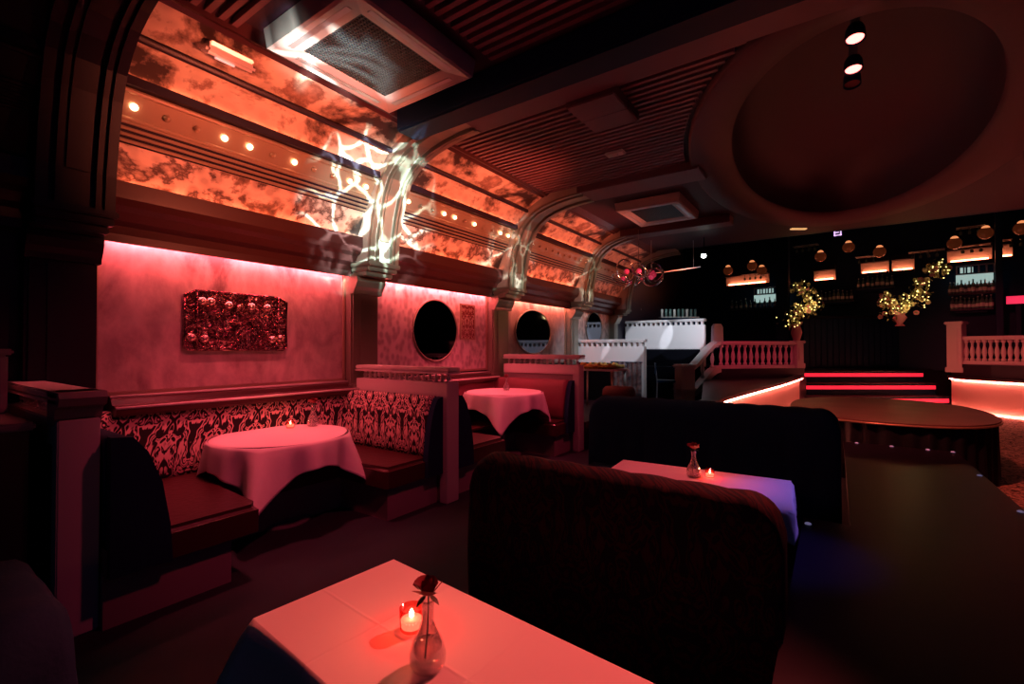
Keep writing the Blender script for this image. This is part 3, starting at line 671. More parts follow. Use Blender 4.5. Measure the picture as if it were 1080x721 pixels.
# round upholstered stool in the aisle
def tub(x, y, zf, label, s=1):
    t = thing('tub_stool', label, 'stool', (x, y, zf), 0, 'dark tub stools')
    obj('seat', lathe(newbm(), [(.01, .42 * s), (.2 * s, .42 * s), (.24 * s, .38 * s), (.25 * s, .3 * s), (.23 * s, .25 * s), (.01, .25 * s)], 24, cap=False), M_redback, t, smooth=True)
    obj('base', lathe(newbm(), [(.21 * s, 0), (.2 * s, .25 * s)], 24), M_navy, t)
tub(-2.95, 7.35, .40, 'dark stool with a red lit seat between the second and third booths', 1.1)

# ------------------------------------------------------------------ catwalk, round stage
t = thing('catwalk', 'long glossy black catwalk with small studs along its edge', 'stage', (.42, 3.0, 0))
poly = [(.07, 6.44), (.07, 3.42), (-.17, 3.42), (-.17, -1.4), (1.0, -1.4), (1.0, 6.44)]
pl = [(x - .42, y - 3.0) for x, y in poly]
obj('top', ngon_prism(newbm(), pl, 'z', .415, .45), M_gloss, t)
pl2 = [(-.33, 3.42), (-.33, .4), (-.57, .4), (-.57, -4.38), (.56, -4.38), (.56, 3.42)]
obj('skirt', ngon_prism(newbm(), pl2, 'z', 0, .415), M_skirt, t)
M_stud = mat('pale stud', (.7, .72, .9), .3, emit=(.5, .5, 1), es=.15)
st0 = None
for (x, y) in [(.19, 6.40), (.49, 6.40), (.78, 6.40), (.97, 6.40), (.97, 5.35), (.97, 4.32), (.97, 3.3), (.97, 2.3), (-.14, 3.3)]:
    if st0 is None:
        st0 = obj('edge_stud', lathe(newbm(), [(.018, .45), (.017, .455), (.009, .460), (.001, .461)], 12), M_stud, t, smooth=True); st0.location = (x - .42, y - 3, 0)
    else:
        c = st0.copy(); COL.objects.link(c); c.location = (x - .42, y - 3, 0)
t = thing('round_stage', 'round stage with a pleated dark skirt in front of the red steps', 'stage', (.52, 7.95, 0))
bm = newbm(); n = 72
def se(a, rx, ry, p=2.35): c, s = math.cos(a), math.sin(a); return (rx * math.copysign(abs(c) ** (2 / p), c), ry * math.copysign(abs(s) ** (2 / p), s))
ngon_prism(bm, [se(2 * PI * k / n, 1.05, 1.5) for k in range(n)], 'z', .66, .70); obj('top', bm, M_stage_top, t)
bm = newbm()
def sk(u, v):
    a = 2 * PI * u; x, y = se(a, 1.02, 1.46); wv = 1 + (.018 * math.sin(a * 46) + .008 * math.sin(a * 23 + 1)) * (.4 + .6 * v); return (x * wv, y * wv, .66 - .655 * v)
grid(bm, sk, 368, 3, True); obj('pleated_skirt', bm, M_skirt, t, smooth=True)
bm = newbm(); tube(bm, [(*se(2 * PI * k / n, 1.055, 1.505), .675) for k in range(n)], .012, 6, closed=True); obj('edge_trim', bm, M_gold, t, smooth=True)

# ------------------------------------------------------------------ stairs, curved glowing walls, upper terrace (frame turned with the stairs)
def frame_thing(name, label, cat, px, d, z=0, group=None):
    p = D(px, 367, d); return thing(name, label, cat, (p.x, p.y, z), YAW, group)
S = frame_thing('entrance_steps', 'three black steps with glowing red edges behind the round stage', 'stairs', 924, 11.6)
for k in range(3):
    z = .30 * (k + 1); y = .36 * k; w_ = 1.83
    obj('step', box(newbm(), -w_, w_, y + .02, y + .60, z - .30, z - .03), M_black, S)
    obj('tread', box(newbm(), -w_, w_, y - .03, y + .60, z - .03, z, .006), M_wood_dark, S)
    obj('light_strip', box(newbm(), -w_ + .02, w_ - .02, y + .006, y + .016, z - .155, z - .065), M_led_step, S)
struct('floor_terrace', ngon_prism(newbm(), [tuple((D(px, 367, d)).xy) for px, d in ((560, 12.6), (560, 24), (1250, 24), (1250, 9.2), (1085, 9.75), (1003, 12.6))], 'z', 0.0, .93), M_wood_dark)
struct('floor_platform', ngon_prism(newbm(), [(-4.65, 11.3), (-3.1, 11.3), (-2.5, 11.95), (-2.5, 14.5), (-4.65, 14.5)], 'z', 0, 1.05), M_pit)
t = thing('booth_platform', 'dark raised booth floor with red lit steps beyond the second booth', 'platform', (-3.8, 8.4, 0))
obj('deck', box(newbm(), -.83, .75, -2.1, 1.5, 0, .40, .01), M_wood_dark, t)
for k in range(2):
    obj('step', box(newbm(), .75, .75 + .28 * (2 - k), -1.8, -.6, .133 * k, .133 * (k + 1), .005), M_black, t)
    obj('nosing', box(newbm(), .75 + .28 * (2 - k) - .03, .755 + .28 * (2 - k), -1.8, -.6, .133 * (k + 1) - .02, .133 * (k + 1) + .003), M_led_step, t)
def curved_wall(label, pts, z1):
    t = thing('curved_stage_wall', label, 'wall panel', (*pts[0], 0), 0, 'curved glowing walls beside the steps')
    o = Vector(pts[0]); P = []
    # catmull interpolation
    q = [Vector(p) - o for p in pts]; q = [q[0] * 2 - q[1]] + q + [q[-1] * 2 - q[-2]]
    for i in range(1, len(q) - 2):
        for k in range(10):
            s = k / 10; P.append(.5 * ((2 * q[i]) + (q[i + 1] - q[i - 1]) * s + (2 * q[i - 1] - 5 * q[i] + 4 * q[i + 1] - q[i + 2]) * s * s + (-q[i - 1] + 3 * q[i] - 3 * q[i + 1] + q[i + 2]) * s ** 3))
    P.append(q[-2])
    n = len(P); bm = newbm()
    nor = []
    for i in range(n):
        d = (P[min(i + 1, n - 1)] - P[max(i - 1, 0)]).normalized(); nn = Vector((-d.y, d.x))
        c = -(o + P[i])
        if nn.dot(c) > 0: nn = -nn
        nor.append(nn)
    F = [[bm.verts.new((*(P[i] + nor[i] * a), z)) for a, z in ((0, .02), (0, z1), (.12, z1), (.12, .02))] for i in range(n)]
    for i in range(n - 1):
        for k in range(4): bm.faces.new((F[i][k], F[i + 1][k], F[i + 1][(k + 1) % 4], F[i][(k + 1) % 4]))
    bm.faces.new(F[0]); bm.faces.new(F[-1][::-1]); obj('panel', bm, M_curved, t, smooth=False)
    obj('led_line', tube(newbm(), [(*(P[i] - nor[i] * .03), z1 - .03) for i in range(n)], .012, 6), M_led_pink, t)
    obj('led_line', tube(newbm(), [(*(P[i] - nor[i] * .035), .035) for i in range(n)], .012, 6), M_led_pink, t)
    bm = newbm(); F = [[bm.verts.new((*(P[i] + nor[i] * a), z)) for a, z in ((-.07, z1), (-.07, z1 + .05), (.14, z1 + .05), (.14, z1))] for i in range(n)]
    for i in range(n - 1):
        for k in range(4): bm.faces.new((F[i][k], F[i + 1][k], F[i + 1][(k + 1) % 4], F[i][(k + 1) % 4]))
    bm.faces.new(F[0]); bm.faces.new(F[-1][::-1]); obj('cap', bm, M_wood_dark, t)
def pw(px, d): return tuple(D(px, 367, d).xy)
curved_wall('curved salmon glowing wall to the right of the red steps', [pw(1003, 11.5), pw(1012, 10.9), pw(1040, 10.3), pw(1085, 9.6), pw(1150, 8.8)], .78)
curved_wall('curved salmon glowing wall to the left of the red steps', [pw(845, 11.6), pw(840, 10.9), pw(824, 9.4), pw(795, 7.8), pw(765, 6.6), pw(748, 5.9)], .78)
struct('floor_lower_terrace', ngon_prism(newbm(), [pw(850, 11.7), pw(839, 11.05), pw(820, 9.6), pw(790, 8.0), pw(758, 6.7), pw(742, 6.1), pw(739, 6.3), pw(742, 11.2), pw(742, 12.0), pw(848, 12.0)], 'z', 0, .76), M_wood_dark)

# dark bar front / drapery above the steps
bf = frame_thing('bar_counter', 'wide black bar counter at the top of the red steps', 'bar counter', 922, 13.1, .93)
bm = newbm()
for k in range(24): x = -2.0 + k * .167; box(bm, x, x + .15, -.02, .03, .04, 1.40, .008)
box(bm, -2.0, 2.0, 0, .6, 0, 1.42)
obj('front', bm, M_black, bf); obj('counter_top', box(newbm(), -2.05, 2.05, -.1, .66, 1.42, 1.47, .01), M_gloss, bf)

def urn(h=.4, r=.035): return baluster_bm(h, r)
def balustrade(label, px0, px1, d0, d1, zb, h, n, newels=()):
    a = D(px0, 367, d0); b = D(px1, 367, d1); v = (b - a); L = v.length; rz = math.atan2(v.y, v.x)
    t = thing('balustrade', label, 'balustrade', (a.x, a.y, zb), rz, 'salmon painted balustrades on the terrace edge')
    obj('bottom_rail', box(newbm(), 0, L, -.08, .08, 0, .08, .01), M_ivory, t)
    obj('handrail', box(newbm(), 0, L, -.10, .10, h - .09, h, .02), M_ivory, t)
    first = None
    for k in range(n):
        x = L * (k + .5) / n
        if first is None: first = obj('baluster', urn(h - .17, .052), M_ivory, t, smooth=True); first.location = (x, 0, .08)
        else: c = first.copy(); COL.objects.link(c); c.location = (x, 0, .08)
    return t, L
def newel(t, x, h, w_, name='newel_post', base=0):
    bm = newbm(); box(bm, x - w_ / 2, x + w_ / 2, -w_ / 2, w_ / 2, base, h, .01); box(bm, x - w_ / 2 - .04, x + w_ / 2 + .04, -w_ / 2 - .04, w_ / 2 + .04, h, h + .07, .02); box(bm, x - w_ / 2 - .025, x + w_ / 2 + .025, -w_ / 2 - .025, w_ / 2 + .025, base, base + .12, .01)
    box(bm, x - w_ / 4, x + w_ / 4, -w_ / 2 - .012, w_ / 2, base + .2, h - .1, .004)
    obj(name, bm, M_ivory, t)
struct('wall_terrace_edge', ngon_prism(newbm(), [tuple(D(px, 367, d).xy) for px, d in ((742, 11.2), (742, 12.7), (848, 12.9), (848, 11.75))], 'z', 0, 1.0), M_wood_dark)
b1, L1 = balustrade('salmon balustrade left of the red steps, ending in a sloping rail', 757, 838, 11.35, 11.75, 1.0, .67, 13)
newel(b1, L1 + .08, .62, .2)
# sloping stair rail down to the lower newel
a = D(757, 367, 11.35); q = D(722, 367, 10.4)
bm = newbm(); Mi = Matrix.Translation(-a) ; 
loc = lambda p: Matrix.Rotation(-b1.rotation_euler[2], 4, 'Z') @ (Vector((p.x, p.y, 0)) - Vector((a.x, a.y, 0)))
lq = loc(q)
def rail(z0, z1, w_, h_):
    bm = newbm(); n = 8
    A = []
    for i in range(n + 1):
        s = i / n; c = lq * s; dz = z0 + (z1 - z0) * (s * s * (3 - 2 * s)); dr = Vector((lq.y, -lq.x, 0)).normalized() * w_
        A.append([bm.verts.new((c.x + dr.x * e, c.y + dr.y * e, dz + f)) for e, f in ((-1, -h_), (1, -h_), (1, 0), (-1, 0))])
    for i in range(n):
        for k in range(4): bm.faces.new((A[i][k], A[i + 1][k], A[i + 1][(k + 1) % 4], A[i][(k + 1) % 4]))
    bm.faces.new(A[0]); bm.faces.new(A[-1][::-1]); return bm
obj('sloping_rail', rail(.67, .05, .1, .09), M_ivory, b1); obj('sloping_base', rail(.08, -.5, .09, .16), M_ivory, b1)
for k in range(3):
    s = (k + .6) / 3.3; s2_ = s * s * (3 - 2 * s); c = lq * s; z0 = .08 - .58 * s2_; z1 = .58 - .62 * s2_
    o = obj('baluster', urn(z1 - z0, .05), M_ivory, b1, smooth=True); o.location = (c.x, c.y, z0)
bm = newbm(); box(bm, lq.x - .16, lq.x + .16, lq.y - .16, lq.y + .16, -1.0, .06, .015); box(bm, lq.x - .2, lq.x + .2, lq.y - .2, lq.y + .2, .06, .14, .03); box(bm, lq.x - .19, lq.x + .19, lq.y - .19, lq.y + .19, -.45, -.38, .015)
obj('newel_post', bm, M_ivory, b1)
b2, L2 = balustrade('salmon balustrade on the right edge above the glowing curved wall', 1010, 1130, 11.2, 9.6, 1.12, .66, 17)
newel(b2, -.02, .95, .28, base=-.2)
struct('wall_terrace_edge', ngon_prism(newbm(), [tuple(D(px, 367, d).xy) for px, d in ((1003, 11.75), (1014, 12.6), (1140, 10.5), (1140, 9.1), (1090, 9.72), (1045, 10.42), (1014, 11.05))], 'z', 0, 1.12), M_wood_dark)

# ------------------------------------------------------------------ left foreground: plinth and fluted column
t = thing('fluted_column', 'fluted column on a pink plinth at the left edge of the picture', 'column', (-4.12, .30, 1.12))
obj('plinth', box(newbm(), -.16, .16, -.25, .25, 0, .34, .01), M_ivory_dim, t); obj('plinth_cap', box(newbm(), -.18, .18, -.27, .27, .34, .375, .01), M_ivory_dim, t)
bm = newbm(); n = 96
def fl(u, v): a = 2 * PI * u; r = .15 * (1 - .10 * abs(math.cos(a * 10))) ; return (r * math.cos(a), r * math.sin(a) * 1.3, .375 + 2.2 * v)
grid(bm, fl, n, 2, True); obj('shaft', bm, M_wood_dark, t)
t = thing('service_ledge', 'dark boxed counter with a salmon lit top at the left edge', 'counter', (-4.0, .0, 0))
obj('body', box(newbm(), -.62, .60, -1.4, .55, 0, 1.08, .01), M_wood_dark, t); obj('counter_top', box(newbm(), -.62, .63, -1.42, .57, 1.08, 1.12, .01), M_ivory_dim, t)

# ------------------------------------------------------------------ wall decoration
def yz_prism(pts, x0, x1): return ngon_prism(newbm(), pts, 'x', x0, x1)
t = thing('metal_wall_relief', 'shiny dark metal relief with notched corners on the nearest wall panel', 'wall art', (XW + .02, 2.12, 1.745))
hw, hh = .45, .26
sh = [(-hw, -hh + .02), (-hw, hh - .04), (-hw + .05, hh - .02), (-hw + .08, hh), (hw - .08, hh), (hw - .05, hh - .02), (hw, hh - .04), (hw, -hh + .02), (hw - .03, -hh), (-hw + .03, -hh)]
obj('relief_panel', yz_prism(sh, 0, .05), M_relief, t)
bm = newbm(); tube(bm, [(.05, y, z) for y, z in sh], .012, 6, closed=True); tube(bm, [(.055, y, z) for y in (-hw + .09,) for z in (-hh, hh)], .008, 6); tube(bm, [(.055, y, z) for y in (hw - .09,) for z in (-hh, hh)], .008, 6)
obj('frame', bm, M_relief, t, smooth=True)
for k in range(22):
    bm = newbm()
    y, z = random.uniform(-hw + .12, hw - .12), random.uniform(-hh + .06, hh - .06); r = random.uniform(.03, .07); a0 = random.random() * 6
    tube(bm, [(.055, y + r * (1 - i / 14) * math.cos(a0 + i * .5), z + r * (1 - i / 14) * math.sin(a0 + i * .5)) for i in range(12)], .006, 5)
    obj('scroll', bm, M_relief, t, smooth=True)
for y, z in ((-.32, .17), (-.25, .17), (-.1, .15), (.1, .15), (.25, .15), (-.4, -.15), (-.3, -.16), (.3, -.16), (.38, -.15)): obj('boss', ball(newbm(), (.045, y, z), .042, 14), M_boss, t, smooth=True)

def round_mirror(y, z, ry, rz_, label, deep=.02):
    t = thing('round_mirror', label, 'mirror', (XW + .02, y, z), 0, 'round dark mirrors on the left wall')
    n = 56; bm = ngon_prism(newbm(), [(ry * math.cos(2 * PI * k / n), rz_ * math.sin(2 * PI * k / n)) for k in range(n)], 'x', .0, deep); obj('mirror_glass', bm, M_mirror, t)
    obj('rim', tube(newbm(), [(deep, ry * 1.02 * math.cos(2 * PI * k / n), rz_ * 1.02 * math.sin(2 * PI * k / n)) for k in range(n)], .014, 6, closed=True), M_rib, t, smooth=True)
    return t
round_mirror(4.76, 1.75, .43, .42, 'round dark mirror beside a small floral picture in the second bay')
round_mirror(7.35, 1.80, .60, .40, 'round dark mirror on the wall of the third bay')
round_mirror(10.0, 1.95, .42, .38, 'farthest round dark mirror, on the wall of the fourth bay')
t = thing('small_wall_picture', 'small square floral picture beside the dark mirror in the second bay', 'picture', (XW + .02, 5.45, 1.9))
obj('canvas', box(newbm(), 0, .02, -.16, .16, -.26, .26), damask('floral picture print', (.25, .05, .05), (.75, .55, .45), .6, .16), t)
bm = newbm()
for a in ((-.17, -.15, -.27, .27), (.15, .17, -.27, .27), (-.17, .17, -.27, -.25), (-.17, .17, .25, .27)): box(bm, 0, .03, *a, .003)
obj('frame', bm, M_gold, t)

# emergency light box on the cove
t = thing('emergency_light', 'clear emergency light box mounted on the nearest cove panel', 'emergency light', (-3.66, 1.60, 3.67))
t.rotation_euler = (0, math.radians(25), 0)
obj('housing', box(newbm(), -.07, .07, -.15, .15, -.0, .03, .008), M_silver, t)
obj('cover', box(newbm(), -.085, .085, -.17, .17, -.06, .0, .02), M_milky, t)
obj('lamp_tube', tube(newbm(), [(0, -.08, -.058), (0, .05, -.058)], .013, 8), mat('emergency tube', (1, .8, .75), .4, emit=(1, .5, .45), es=.9), t)

# ------------------------------------------------------------------ ceiling fittings
def cassette(x, y, z, sx, sy, label, m):
    t = thing('air_conditioning_cassette', label, 'ceiling air conditioner', (x, y, z), 0)
    bm = newbm(); prof = [(1, 0), (.97, -.05), (.93, -.06), (.66, -.035), (.64, -.02)]
    R = []
    for s, dz in prof: R.append([bm.verts.new((a * sx * s / 2, b * sy * s / 2, dz + (3.79 - z) * (s == 1))) for a, b in ((-1, -1), (1, -1), (1, 1), (-1, 1))])
    for a, b in zip(R, R[1:]):
        for k in range(4): bm.faces.new((a[k], a[(k + 1) % 4], b[(k + 1) % 4], b[k]))
    bm.faces.new(R[0]); obj('housing', bm, m, t)
    gx, gy = sx * .32, sy * .32; obj('filter', box(newbm(), -gx, gx, -gy, gy, -.018, -.008), M_black, t)
    bm = newbm(); n = 26
    for k in range(n + 1):
        q = -1 + 2 * k / n; box(bm, q * gx - .0035, q * gx + .0035, -gy, gy, -.03, -.02); box(bm, -gx, gx, q * gy - .0035, q * gy + .0035, -.03, -.02)
    obj('grille', bm, M_grille, t)
    bm = newbm()
    for s in (-1, 1): box(bm, -sx * .33, sx * .33, s * sy * .41 - .02, s * sy * .41 + .02, -.055, -.048)
    for s in (-1, 1): box(bm, s * sx * .41 - .02, s * sx * .41 + .02, -sy * .33, sy * .33, -.055, -.048)
    obj('air_slot', bm, M_black if m == M_band else M_silver, t)
    return t
cassette(-2.84, 2.27, 3.70, 1.02, 1.15, 'large ceiling air conditioner with a white light pattern at the top of the picture', mat('air conditioner plastic', (.5, .42, .4), .35))
cassette(-2.35, 7.55, 3.72, 1.0, 1.2, 'smaller looking ceiling air conditioner farther down the room', mat('air conditioner plastic', (.5, .42, .4), .35))
t = thing('ceiling_detector', 'small rectangular detector on the slatted ceiling', 'detector', (-2.06, 5.05, 3.755)); obj('body', box(newbm(), -.11, .11, -.06, .06, -.03, 0, .01), M_ivory, t); obj('sensor', ball(newbm(), (.03, 0, -.032), .014), M_silver, t, smooth=True)

# twin red downlights on a drop bar from the dome
t = thing('twin_red_spotlight', 'pair of glowing red spotlights hanging in the oval ceiling dome', 'spotlight', (.14, 4.35, 3.9))
def can(bm, y, z): return lathe(bm, [(.001, .09), (.05, .09), (.062, .06), (.066, -.02), (.06, -.02), (.056, .0), (.001, .0)], 20, Matrix.Translation((0, y, z)) @ Matrix.Rotation(math.radians(-12), 4, 'X'), cap=False)
obj('mounting_bar', box(newbm(), -.03, .03, -.35, .7, .02, .05, .005), M_black, t); obj('drop_rod', tube(newbm(), [(0, .0, .04), (0, 0, .55)], .012, 8), M_black, t)
for y, zz in ((-.1, -.14), (.32, -.16), (.62, -.14)):
    h = obj('lamp_housing', can(newbm(), y, zz + .04), M_black, t, smooth=True)
    bm = lathe(newbm(), [(.001, -.006), (.055, -.006), (.055, -.001), (.001, -.001)], 20, Matrix.Translation((0, y, zz + .04)) @ Matrix.Rotation(math.radians(-12), 4, 'X'), cap=False)
    obj('lens', bm, M_red_lamp if y < .5 else mat('dim lens', (.3, .1, .1), .2), h)

# chandelier of chrome hoops
c = Vector((-3.0, 8.45, 2.84))
t = thing('hoop_chandelier', 'hanging cluster of chrome hoops with small red glass balls', 'chandelier', c)
obj('drop_rod', tube(newbm(), [(0, 0, .1), (0, 0, .93)], .01, 8), M_chrome, t)
rnd = random.Random(4)
for k in range(8):
    a = k * .85; off_ = Vector((.32 * math.cos(a), .32 * math.sin(a), .09 * math.sin(a * 1.7))); r = .15 + .03 * (k % 3)
    R_ = Euler((rnd.uniform(-.9, .9) + PI / 2 * (k % 2), rnd.uniform(-.9, .9), a)).to_matrix()
    h = obj('hoop', tube(newbm(), [off_ + R_ @ Vector((r * math.cos(2 * PI * i / 28), r * math.sin(2 * PI * i / 28), 0)) for i in range(28)], .014, 6, closed=True), M_chrome, t, smooth=True)
    obj('glass_ball', ball(newbm(), off_ * .9, .05, 14), mat('ruby ball glass', (.5, .03, .08), .1, emit=(1, .05, .12), es=.25), h, smooth=True)
obj('hub', ball(newbm(), (0, 0, .05), .08, 16), M_chrome, t, smooth=True)

# white spotlight with stand arm beyond
p = D(743, 268, 9.6)
t = thing('white_spotlight', 'small bright white spotlight under the far end of the ceiling', 'spotlight', p)
obj('housing', lathe(newbm(), [(.001, -.02), (.05, -.02), (.055, .05), (.03, .1), (.001, .1)], 16, Matrix.Rotation(math.radians(35), 4, 'X'), cap=False), M_black, t, smooth=True)
obj('lens', ball(newbm(), (0, -.03, -.03), .05, 14), M_white_lamp, t, smooth=True); obj('bracket', tube(newbm(), [(0, 0, .05), (0, 0, 3.8 - p.z)], .012, 6), M_black, t)
for px, py, d, lab in ((738, 232, 8.4, 'dim gold lamp tray by the farther air conditioner'), (846, 240, 8.9, 'gold lit strip lamp at the far rim of the oval dome')):
    p = D(px, py, d); t = thing('strip_lamp', lab, 'ceiling lamp', p, YAW)
    obj('tray', box(newbm(), -.22, .22, -.06, .06, .0, max(.04, 3.8 - p.z) if 3.8 - p.z < .4 else .04, .008), M_black, t); obj('tube', box(newbm(), -.2, .1, -.04, .04, -.03, 0, .01), mat('gold tube', (1, .7, .3), .4, emit=(1, .6, .25), es=.6), t)
p = D(712, 287, 9.9); t = thing('lighting_bar', 'thin pale lighting bar beside the hoop chandelier', 'lighting bar', p, YAW)
obj('bar', tube(newbm(), [(-.75, 0, -.06), (.55, 0, .12)], .014, 8), M_silver, t); obj('hanger', tube(newbm(), [(-.5, 0, -.02), (-.5, 0, 3.8 - p.z)], .006, 6), M_silver, t); obj('hanger', tube(newbm(), [(.4, 0, .1), (.4, 0, 3.8 - p.z)], .006, 6), M_silver, t)

# ------------------------------------------------------------------ upper booths, furniture by the white partitions
p = D(634, 388, 8.2)
t = thing('buffet_table', 'small table with a yellow patterned cloth and white edge', 'table', (-3.55, 7.85, .40))
obj('top', box(newbm(), -.40, .45, -.35, .35, .70, .735, .008), M_silver, t)
bm = newbm(); box(bm, -.38, .40, -.33, .33, .735, .80, .02)
for k in range(14): ball(bm, (random.uniform(-.3, .34), random.uniform(-.28, .28), .80), .04, 8)
obj('yellow_cloth', bm, M_yellow, t, smooth=True)
for a, b in ((-.36, -.31), (.41, -.31), (-.36, .31), (.41, .31)): obj('leg', tube(newbm(), [(a, b, 0), (a * .95, b * .95, .70)], [.018, .024], 8), M_cream, t, smooth=True)
def bar_chair(p, rz, label, sh=.75):
    t = thing('metal_bar_chair', label, 'bar chair', p, rz, 'dark bar chairs with pale frames')
    for a, b in ((-.18, -.18), (.18, -.18)): obj('leg', tube(newbm(), [(a * 1.15, b * 1.15, 0), (a, b, sh)], .012, 6), M_silver, t)
    for a, b in ((-.18, .18), (.18, .18)): obj('leg', tube(newbm(), [(a * 1.15, b * 1.15, 0), (a, b, sh), (a, b + .05, sh + .42)], .012, 6), M_silver, t)
    obj('seat', box(newbm(), -.2, .2, -.2, .2, sh, sh + .05, .015), M_black, t); obj('backrest', box(newbm(), -.19, .19, .2, .235, sh + .18, sh + .42, .01), M_black, t)
    obj('footrest', tube(newbm(), [(-.2, -.2, .28), (.2, -.2, .28), (.2, .2, .28), (-.2, .2, .28)], .009, 6, closed=True), M_silver, t)
    return t
p = D(702, 420, 10.3); ch = bar_chair((p.x, p.y, 0.0), 1.9, 'pale framed bar chair right of the white partition post')
# curtain panel under the white partition
t = thing('dark_drape', 'dark streaked drape hanging below the lower white partition', 'curtain', (-3.45, 8.98, .42))
def dr(u, v): return (-.3 + .62 * u, -.02 + .02 * math.sin(u * 40), .8 * v)
bm = newbm(); grid(bm, dr, 60, 4); obj('cloth', bm, mat('streaked dark drape', (.02, .015, .02), .5, var=(.22, .14, .13), vscale=9), t, smooth=True, solid=.006)
obj('rod', tube(newbm(), [(-.32, -.02, .8), (.34, -.02, .8)], .012, 6), M_black, t)

# ------------------------------------------------------------------ back bar
A = D(700, 367, 17.4); B = D(1130, 367, 10.6); V = (B - A); V.z = 0; LB = V.length; BR = math.atan2(V.y, V.x)
def bar_at(px):   # distance along the bar wall and depth for a column of the picture
    a = A - Vector((0, 0, 1.5)); k = (px - 540) / 490
    # solve a + s V : lateral = k * depth
    la, da = a.dot(RT), a.dot(FW); lv, dv = V.dot(RT), V.dot(FW); s = (k * da - la) / (lv - k * dv); return s * LB, da + s * dv
struct('wall_back', place(box(newbm(), -3, LB + 4, .5, .62, .9, 5.3), A.x, A.y, 0, BR), M_black)
def zof(py, d): return 1.5 - (py - 367) / 490 * d
def bar_thing(name, label, cat, px, py, group=None, out=0.0):
    s, d = bar_at(px); p = A + V / LB * s + Vector((V.y, -V.x, 0)).normalized() * out; return thing(name, label, cat, (p.x, p.y, zof(py, d)), BR, group), d
NICHES = [(765, 811, 297, 'leftmost orange lit canopy niche over the back bar'), (858, 881, 291, 'small orange niche right of the dark bar column'), (908, 938, 283, 'orange niche above the dark centre of the bar'), (941, 965, 280, 'orange niche immediately left of the fairy lit flowers'), (1000, 1048, 271, 'long orange niche above the pale lit bottle shelf'), (1052, 1070, 265, 'orange niche beyond the narrow dark column at far right')]
for x0, x1, py, lab in NICHES:
    s0, d0 = bar_at(x0); s1, d1 = bar_at(x1); L = s1 - s0; t, d = bar_thing('lit_niche', lab, 'lit shelf niche', x0, py, 'orange lit niches of the back bar'); h = .15
    obj('niche_back', box(newbm(), 0, L, .12, .14, -h, h), M_cream, t); obj('tube_lamp', box(newbm(), L * .08, L * .92, .03, .06, -h + .02, -h + .05), M_niche, t); obj('hood', ngon_prism(newbm(), [(-.05, h), (.15, h), (.15, h + .14), (.06, h + .14)], 'x', -.005, L + .005), M_wood_dark, t)
    obj('sill', box(newbm(), -.005, L + .005, -.05, .15, -h - .06, -h, .005), M_wood_dark, t)
GL = [(774, 285, 'leftmost amber globe above the back bar'), (799, 280, 'amber globe just left of its touching twin'), (809, 285, 'amber globe just right of its touching twin'), (870, 270, 'lone amber globe right of the dark bar column'), (899, 260, 'amber globe beneath the violet sign'), (931, 265, 'dimmest amber globe, above the centre of the bar'), (1008, 256, 'amber globe over the long orange niche, left'), (1040, 245, 'tallest amber globe over the long orange niche, right'), (1077, 240, 'amber globe cut by the right edge of the picture')]
g0 = None
for px, py, lab in GL:
    s, d = bar_at(px); p = A + V / LB * s + Vector((V.y, -V.x, 0)).normalized() * .5; d -= .4
    pos = (p.x, p.y, zof(py, d))
    if g0 is None:
        g0 = thing('globe_pendant', lab, 'pendant lamp', pos, 0, 'amber globe pendants above the back bar')
        obj('globe', ball(newbm(), (0, 0, 0), .15, 18), M_amber_dim, g0, smooth=True); b_ = obj('bulb', ball(newbm(), (0, -.02, .10), .085, 12), M_amber, g0, smooth=True)
        obj('cord', tube(newbm(), [(0, 0, .15), (0, 0, 1.05)], .008, 6), M_black, g0)
    else: dup(g0, None, pos, label=lab)
# shelves, pale lit panel with small square windows
for x0, x1, py, lab, mm in ((795, 826, 312, 'pale lit bottle shelf left of the dark bar column', M_wlight), (1009, 1049, 291, 'pale lit bottle shelf beneath the long orange niche', M_wlight)):
    s0, d0 = bar_at(x0); s1, _ = bar_at(x1); L = s1 - s0; t, d = bar_thing('back_bar_shelf', lab, 'shelf', x0, py, 'pale lit shelves of the back bar')
    obj('lit_panel', box(newbm(), 0, L, .06, .08, -.22, .02), mm, t)
    bm = newbm(); [box(bm, 0, L, .0, .1, z, z + .025) for z in (-.26, .02, .24)]; [box(bm, x, x + .03, .02, .1, .03, .25) for x in [L * k / 5 for k in range(6)]]; obj('shelf_boards', bm, M_silver, t)
    for k in range(3 if x0 < 900 else 2): obj('lit_square', box(newbm(), L * (.12 + .2 * k), L * (.12 + .2 * k) + L * .15, .06, .07, .07, .21), mm, t)
bt = None; rnd = random.Random(9)
rows = [(1001, 1050, 306, 12, 'below the pale lit shelf on the right'), (1003, 1048, 322, 10, 'on the counter below the right pale shelf'), (862, 902, 314, 9, 'right of the left flower display'), (905, 945, 300, 8, 'above the centre of the bar counter'), (772, 822, 322, 10, 'below the left pale lit shelf')]
